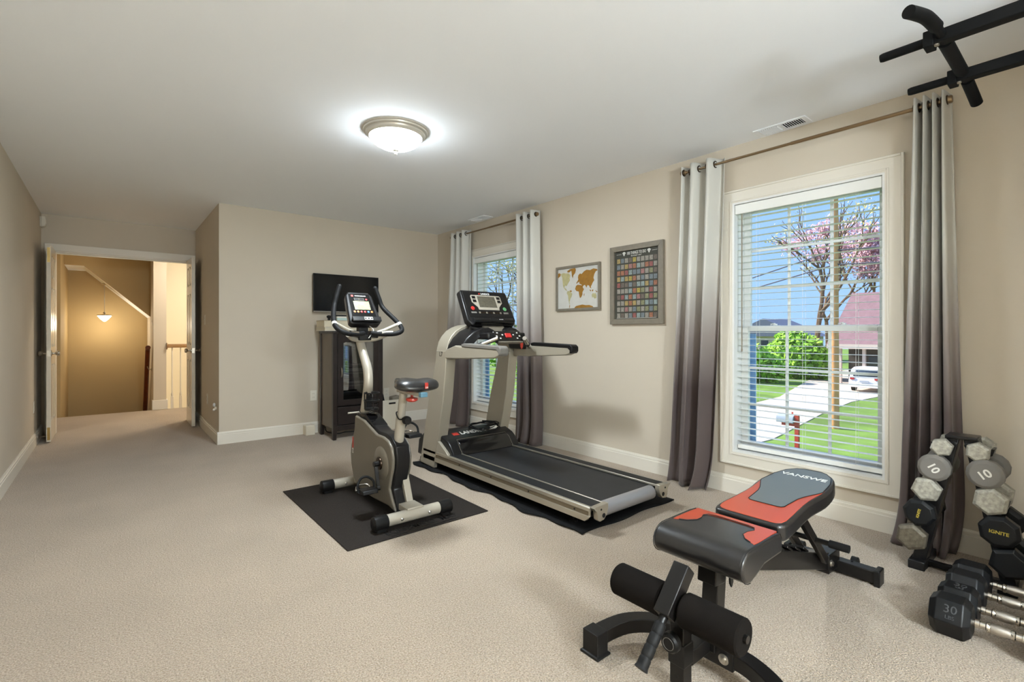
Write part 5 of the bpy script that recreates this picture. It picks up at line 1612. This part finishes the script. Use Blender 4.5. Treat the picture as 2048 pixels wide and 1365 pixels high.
q = MB(); q.cyl((2.30, 0.70, 0.255), (2.30, 0.985, 0.255), 0.011, 14); q.build('adjust_bar', 'black_steel', wb)
q = MB(); q.cyl((2.30, 0.665, 0.255), (2.30, 0.735, 0.255), 0.016, 14); q.build('adjust_grip', 'black_rubber', wb)
q = MB(); q.beam((1.80, BC, 0.385), (2.32, BC, 0.43), 0.05, 0.03); q.build('back_rail', 'black_steel', wb, bevel=0.003)
q = MB(); q.beam((1.60, BC, 0.362), (1.80, BC, 0.372), 0.05, 0.025); q.build('seat_rail', 'black_steel', wb, bevel=0.003)
q = MB(); q.beam((1.575, BC, 0.36), (1.545, BC, 0.08), 0.055, 0.055, (1, 0, 0)); q.build('front_post', 'black_steel', wb, bevel=0.004)
q = MB(); q.beam((1.555, BC, 0.375), (1.548, BC, 0.30), 0.065, 0.065, (1, 0, 0)); q.build('post_collar', 'black_steel', wb, bevel=0.004)
q = MB(); q.extr([(1.575, 0.37), (1.60, 0.37), (1.60, 0.30), (1.59, 0.285), (1.58, 0.30)], 'y', BC - 0.05, BC - 0.044)
q.build('hinge_plate', 'black_steel', wb, bevel=0.001)
q = MB(); q.lathe([(0.016, 0), (0.016, 0.003), (0.010, 0.004), (0.010, 0.010), (0.003, 0.012)], (1.529, BC, 0.20), (-1, 0, 0), 16); q.build('bolt', 'zinc_bolt', wb)
arc = arc_path([(1.315, 1.150, 0.055), (1.38, 1.142, 0.062), (1.45, 1.115, 0.072), (1.51, 1.06, 0.078), (1.548, 0.98, 0.08), (1.558, BC + 0.07, 0.08), (1.558, BC, 0.08), (1.558, BC - 0.07, 0.08), (1.548, 2 * BC - 0.98, 0.08), (1.51, 2 * BC - 1.06, 0.078), (1.45, 2 * BC - 1.115, 0.072), (1.38, 2 * BC - 1.142, 0.062), (1.315, 2 * BC - 1.150, 0.055)], 4)
q = MB()
vs, fs = [], []
for i, p in enumerate(arc):
    tg = (arc[min(i + 1, len(arc) - 1)] - arc[max(i - 1, 0)]); tg.z = 0; tg.normalize()
    sd_ = Vector((-tg.y, tg.x, 0))
    for a, z in ((-1, -0.024), (1, -0.024), (1, 0.024), (-1, 0.024)):
        vs.append(p + sd_ * 0.027 * a + Vector((0, 0, z)))
for i in range(len(arc) - 1):
    for k in range(4):
        fs.append((i * 4 + k, i * 4 + (k + 1) % 4, i * 4 + 4 + (k + 1) % 4, i * 4 + 4 + k))
fs.append((3, 2, 1, 0)); fs.append(tuple((len(arc) - 1) * 4 + k for k in range(4)))
q.add(vs, fs); q.build('front_foot', 'black_steel', wb, bevel=0.003)
for yy in (1.150, 2 * BC - 1.150):
    q = MB()
    o4 = [(1.295, yy - 0.034), (1.35, yy - 0.034), (1.35, yy + 0.034), (1.295, yy + 0.034)]
    lo = [(1.288, yy - 0.041), (1.357, yy - 0.041), (1.357, yy + 0.041), (1.288, yy + 0.041)]
    q.add([(x, y, 0) for x, y in lo] + [(x, y, 0.008) for x, y in lo] + [(x, y, 0.012) for x, y in o4] + [(x, y, 0.083) for x, y in o4],
          [(3, 2, 1, 0), (12, 13, 14, 15)] + [(r_ * 4 + k, r_ * 4 + (k + 1) % 4, r_ * 4 + 4 + (k + 1) % 4, r_ * 4 + 4 + k) for r_ in range(3) for k in range(4)])
    q.build('foot_cap', 'black_plastic', wb, bevel=0.002)
q = MB(); q.box(1.525, 1.592, BC - 0.085, BC + 0.085, 0.048, 0.112); fp = q.build('base_sleeve', 'black_steel', wb, bevel=0.003)
for yy in (BC + 0.06, BC - 0.055):
    q = MB(); q.lathe([(0.017, 0), (0.017, 0.003), (0.011, 0.004), (0.011, 0.010), (0.003, 0.012)], (1.525, yy, 0.078), (-1, 0, 0), 16); q.build('bolt', 'zinc_bolt', fp, base=B_)
# leg developer
LYc = BC + 0.012
q = MB(); q.beam((1.525, LYc, 0.105), (1.41, LYc, 0.105), 0.048, 0.048); q.build('leg_arm', 'black_steel', wb, bevel=0.003)
q = MB(); q.beam((1.385, LYc, 0.30), (1.385, LYc, 0.03), 0.048, 0.048, (1, 0, 0)); q.build('leg_post', 'black_steel', wb, bevel=0.003)
q = MB(); q.beam((1.385, LYc, 0.165), (1.385, LYc, 0.095), 0.056, 0.056, (1, 0, 0)); q.build('leg_sleeve', 'black_plastic', wb, bevel=0.003)
q = MB(); q.cyl((1.359, LYc, 0.062), (1.3605, LYc, 0.062), 0.007, 12); q.build('pin_hole', 'dark_gap', wb)
q = MB(); q.beam((1.405, LYc, 0.388), (1.292, LYc, 0.272), 0.052, 0.05); q.build('roller_bracket', 'black_steel', wb, bevel=0.003)
q = MB(); q.cyl((1.352, LYc - 0.225, 0.285), (1.352, LYc + 0.235, 0.285), 0.0115, 14); q.build('roller_bar', 'black_steel', wb)
for y0_, y1_ in ((LYc - 0.215, LYc - 0.035), (LYc + 0.035, LYc + 0.215)):
    q = MB(); q.lathe([(0.014, 0.0), (0.048, 0.0), (0.052, 0.005), (0.052, y1_ - y0_ - 0.005), (0.048, y1_ - y0_), (0.014, y1_ - y0_)], (1.352, y0_, 0.285), (0, 1, 0), 30); q.build('foam_roller', 'foam_black', wb)
q = MB(); q.tube([(1.312, LYc, 0.29), (1.182, LYc, 0.165)], 0.0135, 14); q.build('pull_bar', 'black_steel', wb)
q = MB()
a0, a1 = Vector((1.278, LYc, 0.257)), Vector((1.178, LYc, 0.161))
rr = []
ps = []
for k in range(29):
    ps.append(a0.lerp(a1, k / 28)); rr.append(0.0175 if k % 7 else 0.0155)
rr[-1] = 0.0205; rr[-2] = 0.0195
q.tube(ps, rr, 16); q.build('pull_grip', 'black_rubber', wb)
q = MB(); q.cyl((1.36, LYc, 0.178), (1.33, LYc, 0.178), 0.009, 12)
prof_n = 20
q.lathe([(0.024, 0), (0.030, 0.004), (0.030, 0.022), (0.025, 0.029), (0, 0.029)], (1.345, LYc, 0.178), (-1, 0, 0), 20); kb = q.build('locking_knob', 'black_plastic', wb)
q = MB(); q.tube([(1.3155, LYc + 0.018 * math.cos(a * math.pi / 12), 0.178 + 0.018 * math.sin(a * math.pi / 12)) for a in range(24)], 0.0009, 6, closed=True); q.build('knob_print', 'neoprene_grey', kb, base=B_)

# ------------------------------------------------------------------ dumbbell rack
rk = thing('dumbbell_rack', (3.06, 0.43, 0), 'black A-frame dumbbell rack beside the near window curtain', 'rack')
RX = 3.05
for sgn, yb, yt in ((1, 0.585, 0.462), (-1, 0.278, 0.400)):
    q = MB(); q.beam((RX, yb, 0.03), (RX, yt, 0.645), 0.05, 0.085, (1, 0, 0)); q.build('leg', 'black_satin', rk, bevel=0.004)
    q = MB(); q.box(2.965, 3.215, yb - 0.032, yb + 0.032, 0, 0.042); q.build('foot', 'black_satin', rk, bevel=0.004)
    for k in range(5):
        z = 0.60 - k * 0.115
        yy = lerp(yb, yt, (z - 0.03) / 0.615)
        yo = yy + sgn * 0.05
        q = MB(); q.extr([(yy, z - 0.055), (yo + sgn * 0.012, z - 0.018), (yo + sgn * 0.02, z + 0.012), (yo + sgn * 0.008, z + 0.012), (yo, z - 0.012), (yy, z - 0.02)], 'x', RX - 0.035, RX + 0.035); q.build('cradle', 'black_satin', rk, bevel=0.002)
q = MB(); q.beam((RX, 0.27, 0.022), (RX, 0.59, 0.022), 0.03, 0.025); q.build('base_bar', 'black_satin', rk, bevel=0.003)
q = MB(); q.box(RX - 0.055, RX + 0.055, 0.375, 0.487, 0.64, 0.655); q.build('top_plate', 'black_satin', rk, bevel=0.004)
for yy in (0.41, 0.455):
    q = MB(); q.lathe([(0.011, 0), (0.011, 0.003), (0.006, 0.006), (0, 0.006)], (RX - 0.043, yy, 0.615), (-1, 0, 0), 14); q.build('bolt', 'black_plastic', rk)

def dumbbell(x, y, z, axis, r, hl, gl, n, m_head, m_bar, label, group, roll=0.0, text=None, tmat='light_print', tsize=0.03, tang=0.0, rubber=False, name='dumbbell'):
    d = thing(name, (x, y, z), label, 'dumbbell', group)
    O = Vector((x, y, z))
    ax = Vector((1, 0, 0)) if axis == 'x' else Vector((0, 1, 0))
    for s in (-1, 1):
        q_ = MB()
        ch = 0.16 * r if not rubber else 0.22 * r
        q_.lathe([(r * 0.72, 0.0), (r - ch * 0.2, ch), (r, ch * 1.2), (r, hl - ch * 1.2), (r - ch * 0.2, hl - ch), (r * 0.78, hl)], O + ax * (s * gl / 2), ax * s, n)
        Rm = Matrix.Translation(O) @ Matrix.Rotation(roll, 4, ax) @ Matrix.Translation(-O)
        q_.v = [Rm @ p for p in q_.v]
        hd = q_.build('head', m_head, d, smooth=25, bevel=0.003 if rubber else 0.002)
        if text and s < 0:
            e = O + ax * (s * (gl / 2 + hl + 0.0006))
            xd = Vector((0, -1, 0)); yd = Vector((0, 0, 1))
            c_, s_ = math.cos(tang), math.sin(tang)
            lettering(text, tsize, e, xd * c_ + yd * s_, yd * c_ - xd * s_, tmat, hd, depth=0.0005, bold=0.0012 if text == '10' else 0.0004, base=O)
    q_ = MB()
    if rubber:
        g = gl / 2
        pr = [(0.013, -g - 0.005), (0.013, -g + 0.004), (0.0155, -g + 0.006), (0.0155, -g + 0.018), (0.013, -g + 0.02), (0.013, -g + 0.034), (0.0175, -g + 0.037), (0.0175, -g + 0.043), (0.0155, -g + 0.046), (0.0185, 0), (0.0155, g - 0.046), (0.0175, g - 0.043), (0.0175, g - 0.037), (0.013, g - 0.034), (0.013, g - 0.02), (0.0155, g - 0.018), (0.0155, g - 0.006), (0.013, g - 0.004), (0.013, g + 0.005)]
        q_.lathe(pr, O, ax, 20); bar = q_.build('handle', 'chrome', d)
        q_ = MB(); q_.lathe([(0.0160, -g + 0.048), (0.0192, 0), (0.0160, g - 0.048)], O, ax, 20); q_.build('knurled_grip', 'knurled', bar, base=O)
    else:
        q_.lathe([(0.012, -gl / 2 - 0.003), (0.012, -gl / 2 + 0.01), (0.015, 0), (0.012, gl / 2 - 0.01), (0.012, gl / 2 + 0.003)], O, ax, 16); q_.build('handle', m_bar, d)
    return d
G1 = 'dumbbells on the rack'
GL = 0.125
def rackbell(xf, y, z, r, hl, n, mh, mb_, lab, roll, **kw):
    # xf = front face x; centre follows
    dumbbell(xf + hl + GL / 2, y, z, 'x', r, hl, GL, n, mh, mb_, lab, G1, roll, **kw)
rackbell(2.945, 0.492, 0.600, 0.042, 0.05, 6, 'grey_iron', 'grey_iron', 'small grey hex dumbbell topmost on the left side of the rack', 0.3)
rackbell(2.935, 0.517, 0.503, 0.062, 0.055, 14, 'neoprene_grey', 'neoprene_grey', 'grey dumbbell marked 10 second from top on the left side of the rack', 0.1, text='10', tsize=0.046, tang=-0.9)
rackbell(2.935, 0.545, 0.395, 0.058, 0.055, 6, 'grey_iron', 'grey_iron', 'chipped grey hex dumbbell in the middle of the left side of the rack', 0.35)
rackbell(2.925, 0.568, 0.282, 0.064, 0.06, 8, 'rubber_hex', 'satin_nickel', 'black dumbbell with gold lettering fourth down on the left side of the rack', 0.2, text='IGNITE', tmat='gold_print', tsize=0.014, tang=1.35)
rackbell(2.925, 0.598, 0.158, 0.064, 0.06, 6, 'worn_iron', 'worn_iron', 'worn dark iron hex dumbbell lowest on the left side of the rack', 0.15)
rackbell(2.945, 0.370, 0.600, 0.044, 0.05, 6, 'grey_iron', 'grey_iron', 'small grey hex dumbbell topmost on the right side of the rack', 0.1)
rackbell(2.935, 0.345, 0.510, 0.064, 0.055, 14, 'neoprene_grey', 'neoprene_grey', 'grey dumbbell marked 10 second from top on the right side of the rack', 0.1, text='10', tsize=0.048, tang=0.6)
rackbell(2.935, 0.328, 0.395, 0.062, 0.055, 6, 'grey_iron', 'grey_iron', 'chipped grey hex dumbbell in the middle of the right side of the rack', 0.15)
rackbell(2.925, 0.300, 0.275, 0.070, 0.06, 8, 'rubber_hex', 'satin_nickel', 'black dumbbell with gold lettering fourth down on the right side of the rack', 0.25, text='IGNITE', tmat='gold_print', tsize=0.020, tang=-0.05)
rackbell(2.925, 0.268, 0.148, 0.070, 0.06, 6, 'rubber_hex', 'satin_nickel', 'black hex dumbbell lowest on the right side of the rack', 0.2)

G2 = 'hex dumbbells on the carpet'
FL = [(2.44, 0.078, 'nearest black hex dumbbell with chrome handle on the carpet', '30'),
      (2.578, 0.076, 'second nearest black hex dumbbell with chrome handle on the carpet', '30'),
      (2.732, 0.078, 'third nearest black hex dumbbell with chrome handle on the carpet', None),
      (2.872, 0.076, 'farthest black hex dumbbell on the carpet beside the rack', None)]
for i, (x, r_, lab, tx) in enumerate(FL):
    z = r_ * math.cos(math.pi / 6) + 0.001
    d = dumbbell(x, 0.245, z, 'y', r_, 0.118, 0.145, 6, 'rubber_hex', 'chrome', lab, G2, math.pi / 6, rubber=True)
    if tx:
        hd = [c_ for c_ in d.children if c_.name.startswith('head')][1]
        a = math.radians(60 if i == 0 else 0)
        nrm_ = Vector((-math.sin(a), 0, math.cos(a))); tg_ = Vector((-math.cos(a), 0, -math.sin(a)))
        cpos = Vector((x, 0.245 + 0.0725 + 0.055, z)) + nrm_ * (r_ * math.cos(math.pi / 6) + 0.0006)
        lettering(tx, 0.040, cpos + tg_ * -0.008, (0, -1, 0), -tg_ if False else nrm_.cross(Vector((0, -1, 0))), 'emboss_grey', hd, depth=0.0008, base=Vector((x, 0.245, z)))
        lettering('LBS', 0.018, cpos + tg_ * 0.020, (0, -1, 0), nrm_.cross(Vector((0, -1, 0))), 'emboss_grey', hd, depth=0.0006, base=Vector((x, 0.245, z)))

# ------------------------------------------------------------------ pull-up bar on the rear wall
pu = thing('pull_up_bar', (2.54, YR, 2.2), 'black multi grip pull-up bar reaching in near the ceiling corner', 'pull-up bar')
PZ = 2.2
for xx in (2.33, 2.75):
    q = MB(); q.beam((xx, YR, PZ), (xx, 0.41, PZ), 0.045, 0.045); q.build('wall_arm', 'black_matte', pu, bevel=0.004)
    q = MB(); q.box(xx - 0.03, xx + 0.03, 0.405, 0.435, PZ - 0.03, PZ + 0.028); q.build('clamp_block', 'black_matte', pu, bevel=0.003)
    q = MB(); q.cyl((xx - 0.008, 0.40, PZ - 0.0235), (xx - 0.008, 0.40, PZ - 0.0285), 0.009, 12); q.build('clamp_bolt', 'satin_nickel', pu)
    q = MB(); q.lathe([(0.0165, 0), (0.0165, 0.125), (0.014, 0.135), (0.004, 0.137)], (xx, 0.435, PZ), (0, 1, 0), 18); q.build('parallel_grip', 'black_matte', pu)
    q = MB(); q.box(xx - 0.05, xx + 0.05, YR, YR + 0.008, PZ - 0.14, PZ + 0.14); q.build('wall_plate', 'black_matte', pu, bevel=0.002)
    q = MB(); q.beam((xx, YR + 0.005, PZ - 0.13), (xx, 0.05, PZ - 0.02), 0.03, 0.03); q.build('brace', 'black_matte', pu, bevel=0.003)
q = MB(); q.tube(arc_path([(2.06, 0.42, 2.195), (2.14, 0.398, 2.2), (2.20, 0.385, 2.2), (2.30, 0.385, 2.2), (2.80, 0.385, 2.2), (2.87, 0.38, 2.178), (2.94, 0.372, 2.14)], 6), 0.0145, 16); q.build('cross_bar', 'black_matte', pu)
q = MB(); q.tube(arc_path([(2.05, 0.424, 2.194), (2.10, 0.408, 2.198), (2.15, 0.395, 2.2), (2.235, 0.386, 2.2)], 6), 0.021, 18); q.build('angled_grip', 'black_matte', pu)
q = MB(); q.cyl((2.375, 0.385, 2.2), (2.70, 0.385, 2.2), 0.022, 18); q.build('centre_grip', 'black_matte', pu)
q = MB(); q.tube([(2.81, 0.384, 2.198), (2.87, 0.38, 2.178), (2.945, 0.371, 2.137)], 0.021, 18); q.build('angled_grip', 'black_matte', pu)
# ------------------------------------------------------------------ the street outside
GZ = -2.9
mat('lawn', rgb(112, 144, 54), 0.9, noise=(0.5, 0.35), bump=(40, 0.5, 0.05))
mat('asphalt', rgb(206, 190, 176), 0.85, noise=(1.2, 0.08))
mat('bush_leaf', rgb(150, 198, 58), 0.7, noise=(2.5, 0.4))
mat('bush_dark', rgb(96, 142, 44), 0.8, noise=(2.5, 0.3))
mat('blossom', rgb(222, 178, 186), 0.8, noise=(1.5, 0.25))
mat('spring_leaf', rgb(214, 200, 120), 0.8)
mat('bark', rgb(120, 96, 74), 0.9, noise=(6, 0.3))
mat('pole_wood', rgb(222, 160, 108), 0.85, noise=(3, 0.2))
mat('roof_brown', rgb(140, 108, 112), 0.85, noise=(3, 0.12))
mat('siding', rgb(150, 120, 112), 0.8)
mat('far_siding', rgb(214, 196, 184), 0.8)
mat('far_roof', rgb(96, 104, 128), 0.85)
mat('garage_dark', rgb(70, 66, 62), 0.8)
mat('car_white', rgb(232, 234, 238), 0.25)
mat('car_glass', rgb(46, 54, 66), 0.1)
mat('tail_red', rgb(180, 40, 46), 0.3)
mat('mailbox_red', rgb(196, 70, 56), 0.5)
mat('mailbox_grey', rgb(170, 178, 190), 0.4)
mat('wire_dark', rgb(70, 74, 90), 0.7)
mat('brick_house', rgb(150, 96, 80), 0.8)

b = MB(); b.box(3.6, 140, -60, 120, GZ - 0.4, GZ)
struct(b.build('ground_lawn', 'lawn', smooth=0), 'green front lawns outside the windows')
b = MB()
road = [(13.0, 9.0), (17.0, 8.2), (19.3, 8.05), (27.0, 9.0), (33.2, 9.5), (37.1, 9.2), (44, 5.0), (58, 2.0), (69.4, 17.1), (56.6, 18.3), (45, 16.0), (32.4, 13.1), (26.3, 12.7), (20.0, 15.0), (15.0, 22.0), (11.0, 30.0), (7.5, 30.0), (10.5, 16.0)]
b.extr(road, 'z', GZ, GZ + 0.03)
struct(b.build('floor_street', 'asphalt', smooth=0), 'pale street and driveway outside')

def leaf_cloud(q, c, r, n, size, rnd, shell=0.55):
    for _ in range(n):
        while True:
            p = Vector((rnd.uniform(-1, 1), rnd.uniform(-1, 1), rnd.uniform(-1, 1)))
            if shell < p.length < 1: break
        p = Vector((c[0] + p.x * r[0], c[1] + p.y * r[1], c[2] + p.z * r[2]))
        u = Vector((rnd.uniform(-1, 1), rnd.uniform(-1, 1), rnd.uniform(-1, 1))).normalized()
        v = u.orthogonal().normalized()
        s = size * rnd.uniform(0.6, 1.4)
        q.add([p - u * s, p - v * s * 0.6, p + u * s, p + v * s * 0.6], [(0, 1, 2, 3)])

def shrub(name, c, r, n, size, m1, label, cat, seed, lumps):
    rnd = random.Random(seed)
    t_ = thing(name, (c[0], c[1], GZ), label, cat)
    q_ = MB()
    for dx, dy, dz, k in lumps:
        cc = (c[0] + dx, c[1] + dy, c[2] + dz)
        leaf_cloud(q_, cc, (r[0] * k, r[1] * k, r[2] * k), n, size, rnd)
    q_.build('foliage', m1, t_, smooth=0, fix=False)['kind'] = 'stuff'
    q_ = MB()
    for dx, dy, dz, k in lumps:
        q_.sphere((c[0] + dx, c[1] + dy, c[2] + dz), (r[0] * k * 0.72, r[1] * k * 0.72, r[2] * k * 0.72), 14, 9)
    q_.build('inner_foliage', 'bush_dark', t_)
    q_ = MB(); q_.tube([(c[0], c[1], GZ), (c[0], c[1], c[2])], [0.15, 0.08], 8); q_.build('trunk', 'bark', t_)
L4 = [(0, 0, 0, 1), (0.6, 1.6, -0.5, 0.8), (0.4, -1.5, -0.6, 0.75), (0, 0.4, 1.1, 0.6)]
shrub('green_bush', (47.0, 17.6, -0.9), (2.2, 2.4, 2.2), 1300, 0.22, 'bush_leaf', 'large bright green bush across the street in the middle of the near window', 'bush', 1, L4)
shrub('green_bush', (41.0, 19.3, -1.2), (1.9, 2.0, 1.7), 900, 0.22, 'bush_leaf', 'smaller green bush across the street at the left of the near window', 'bush', 2, L4)
shrub('green_bush', (33.0, 40.0, -0.6), (3.0, 3.0, 2.4), 1000, 0.28, 'bush_leaf', 'green bush seen through the far window behind the treadmill', 'bush', 3, L4)
shrub('green_bush', (28.0, 31.0, -1.4), (1.6, 2.2, 1.5), 700, 0.22, 'bush_leaf', 'low green hedge seen low in the far window', 'bush', 7, L4)

def tree(base, h, spread, seed, m_leaf, nleaf, size, label, levels=4, lean=(0, 0)):
    rnd = random.Random(seed)
    t_ = thing('street_tree', (base[0], base[1], GZ), label, 'tree')
    q_ = MB()
    tips = []
    def grow(p, d, ln, r, lv):
        n = 4
        pts = [p]
        dd = d.copy()
        for k in range(n):
            dd = (dd + Vector((rnd.uniform(-1, 1), rnd.uniform(-1, 1), rnd.uniform(-0.3, 0.7))) * 0.18).normalized()
            pts.append(pts[-1] + dd * ln / n)
        q_.tube(pts, [r * (1 - 0.4 * k / n) for k in range(n + 1)], 6, caps=False)
        if lv == 0:
            tips.append(pts[-1]); tips.append(pts[-2]); return
        for k in range(3 if lv > 1 else 3):
            nd = (dd + Vector((rnd.uniform(-1, 1), rnd.uniform(-1, 1), rnd.uniform(-0.2, 0.6))) * spread).normalized()
            grow(pts[-1 - (k % 2)], nd, ln * rnd.uniform(0.6, 0.8), r * 0.58, lv - 1)
    grow(Vector((base[0], base[1], GZ)), Vector((lean[0], lean[1], 1)).normalized(), h * 0.32, h * 0.018, levels)
    q_.build('branches', 'bark', t_, fix=False)
    q_ = MB()
    for _ in range(nleaf):
        p = rnd.choice(tips) + Vector((rnd.gauss(0, 1), rnd.gauss(0, 1), rnd.gauss(0, 1))) * size * 2.2
        u = Vector((rnd.uniform(-1, 1), rnd.uniform(-1, 1), rnd.uniform(-1, 1))).normalized()
        v = u.orthogonal().normalized()
        s = size * rnd.uniform(0.5, 1.3)
        q_.add([p - u * s, p - v * s * 0.6, p + u * s, p + v * s * 0.6], [(0, 1, 2, 3)])
    q_.build('foliage', m_leaf, t_, smooth=0, fix=False)['kind'] = 'stuff'
tree((62.0, 20.0), 17.0, 0.75, 12, 'blossom', 5200, 0.17, 'pink blossoming tree behind the utility pole')
tree((67.0, 17.0), 18.0, 0.75, 19, 'blossom', 4200, 0.20, 'taller pink tree rising behind the brown house')
tree((55.5, 18.8), 19.0, 0.8, 33, 'spring_leaf', 500, 0.14, 'bare branching tree with a few yellow leaves behind the bushes', 4, (0.0, -0.05))
tree((26.0, 32.0), 13.0, 0.8, 41, 'spring_leaf', 900, 0.13, 'yellow green spring tree seen through the far window')

# utility pole with wires
p_ = thing('utility_pole', (23.6, 7.35, GZ), 'tall tan wooden utility pole outside the near window', 'utility pole')
q = MB(); q.tube([(23.6, 7.35, GZ), (23.6, 7.35, 8.0)], [0.17, 0.12], 14); q.build('pole', 'pole_wood', p_)
q = MB(); q.beam((23.6, 6.3, 7.2), (23.6, 8.4, 7.2), 0.1, 0.12); q.build('cross_arm', 'pole_wood', p_)
for a in (6.5, 7.35, 8.2):
    q = MB(); q.lathe([(0.04, 0), (0.06, 0.04), (0.03, 0.08), (0.05, 0.14), (0, 0.16)], (23.6, a, 7.26), (0, 0, 1), 12); q.build('insulator', 'mailbox_grey', p_)
for z0_, z1_, nm in ((4.6, 3.4, 'upper'), (4.0, 2.9, 'lower')):
    q = MB(); q.tube([(23.6, 7.35, z0_), (28, 16, (z0_ + z1_) / 2 - 0.6), (34.0, 30.0, z1_)], 0.03, 6)
    q2 = q.build('overhead_wire', 'wire_dark', p_)
    q = MB(); q.tube([(23.6, 7.35, z0_), (22, 0, z0_ - 0.5), (20.0, -10.0, z0_ + 0.2)], 0.03, 6); q.build('overhead_wire', 'wire_dark', p_)

# brown house with carport
hs = thing('brown_house', (50.0, 9.0, GZ), 'brown roofed house with open carport behind the white car', 'house')
HX0, HX1, HYa, HYb = 45.0, 56.0, 1.0, 14.0
q = MB(); q.box(HX0 + 2.2, HX1, HYa, HYb - 0.3, GZ, 0.2); q.build('walls', 'garage_dark', hs, smooth=0)
q = MB(); q.extr([(HX0 - 0.6, 0.0), (HX0 - 0.6, 0.25), ((HX0 + HX1) / 2, 4.6), (HX1 + 0.6, 0.25), (HX1 + 0.6, 0.0)], 'y', HYa - 0.5, HYb + 0.4); q.build('roof', 'roof_brown', hs, smooth=0)
q = MB(); q.box(HX0 - 0.62, HX0 - 0.45, HYa - 0.5, HYb + 0.4, -0.12, 0.24); q.build('fascia', 'far_siding', hs, smooth=0)
for yy in (3.2, 6.0, 9.2, 10.6, 12.0, 13.6):
    q = MB(); q.box(HX0 - 0.2, HX0 + 0.05, yy - 0.1, yy + 0.1, GZ, 0.0); q.build('carport_post', 'far_siding', hs, smooth=0)
for y0_ in (9.6, 11.4):
    q = MB(); q.box(HX0 + 2.15, HX0 + 2.2, y0_, y0_ + 0.9, -1.9, -0.8); q.build('window', 'car_glass', hs, smooth=0)

fh = thing('grey_roofed_house', (78.0, 32.0, GZ), 'distant pale house with blue grey roof left of the bushes', 'house')
q = MB(); q.box(74, 82, 27, 37, GZ, 0.6); q.build('walls', 'far_siding', fh, smooth=0)
q = MB(); q.extr([(26.3, 0.6), (37.7, 0.6), (32, 3.2)], 'x', 73.4, 82.6); q.build('roof', 'far_roof', fh, smooth=0)
for y0_ in (29, 32, 35):
    q = MB(); q.box(73.93, 74.0, y0_ - 0.5, y0_ + 0.5, -1.2, 0.0); q.build('window', 'car_glass', fh, smooth=0)
bh = thing('brick_house', (40.0, 62.0, GZ), 'red brick house far off in the window behind the treadmill', 'house')
q = MB(); q.box(34, 48, 56, 66, GZ, 1.2); q.build('walls', 'brick_house', bh, smooth=0)
q = MB(); q.extr([(33.3, 1.2), (48.7, 1.2), (41, 4.6)], 'y', 55.4, 66.6); q.build('roof', 'far_roof', bh, smooth=0)
for x0_ in (37, 41, 45):
    q = MB(); q.box(x0_ - 0.6, x0_ + 0.6, 55.93, 56.0, -1.0, 0.5); q.build('window', 'car_glass', bh, smooth=0)

# white car seen from behind
cr = thing('parked_car', (42.0, 10.3, GZ), 'white car parked in the driveway outside the near window', 'car')
CYc, CW = 10.45, 0.92
q = MB()
side = [(39.2, GZ + 0.35), (39.1, GZ + 0.75), (39.25, GZ + 1.02), (39.7, GZ + 1.55), (40.2, GZ + 1.66), (41.8, GZ + 1.64), (42.6, GZ + 1.10), (43.6, GZ + 0.98), (43.8, GZ + 0.6), (43.75, GZ + 0.35)]
q.extr(side, 'y', CYc - CW, CYc + CW); body = q.build('body', 'car_white', cr, bevel=0.08, seg=3)
q = MB(); q.add([(39.28, CYc - 0.7, GZ + 1.08), (39.28, CYc + 0.7, GZ + 1.08), (39.66, CYc + 0.6, GZ + 1.5), (39.66, CYc - 0.6, GZ + 1.5)], [(0, 1, 2, 3)])
q.v = [p + Vector((-0.02, 0, 0.01)) for p in q.v]
q.build('rear_window', 'car_glass', cr, solid=0.02)
for s in (-1, 1):
    q = MB(); q.box(39.07, 39.2, CYc + s * 0.70 - 0.13, CYc + s * 0.70 + 0.13, GZ + 0.86, GZ + 1.02); q.build('tail_light', 'tail_red', cr, bevel=0.02)
    q = MB(); q.box(39.9, 41.9, CYc + s * CW - 0.01, CYc + s * CW + 0.012, GZ + 1.12, GZ + 1.5); q.build('side_window', 'car_glass', cr, bevel=0.005)
    for xx in (40.0, 43.0):
        q = MB(); q.cyl((xx, CYc + s * (CW - 0.2), GZ + 0.34), (xx, CYc + s * (CW + 0.01), GZ + 0.34), 0.33, 20); q.build('wheel', 'black_rubber', cr)
q = MB(); q.box(39.05, 39.2, CYc - 0.85, CYc + 0.85, GZ + 0.34, GZ + 0.6); q.build('bumper', 'car_white', cr, bevel=0.04)
q = MB(); q.box(39.04, 39.1, CYc - 0.26, CYc + 0.26, GZ + 0.68, GZ + 0.82); q.build('number_plate', 'mailbox_grey', cr, bevel=0.005)

# mailbox
mb = thing('mailbox', (18.0, 6.72, GZ), 'grey mailbox on a red post at the street edge', 'mailbox')
q = MB(); q.box(17.94, 18.06, 6.66, 6.78, GZ, GZ + 1.25); q.beam((18, 6.72, GZ + 0.9), (18, 7.2, GZ + 0.9), 0.1, 0.1); q.build('post', 'mailbox_red', mb, smooth=0)
q = MB(); q.extr([(17.86, GZ + 0.95), (18.14, GZ + 0.95), (18.14, GZ + 1.10), (18.10, GZ + 1.18), (18.0, GZ + 1.22), (17.90, GZ + 1.18), (17.86, GZ + 1.10)], 'y', 6.8, 7.35); q.build('box', 'mailbox_grey', mb, bevel=0.01)
q = MB(); q.box(18.14, 18.16, 6.9, 6.95, GZ + 1.02, GZ + 1.3); q.build('flag', 'mailbox_red', mb, smooth=0)
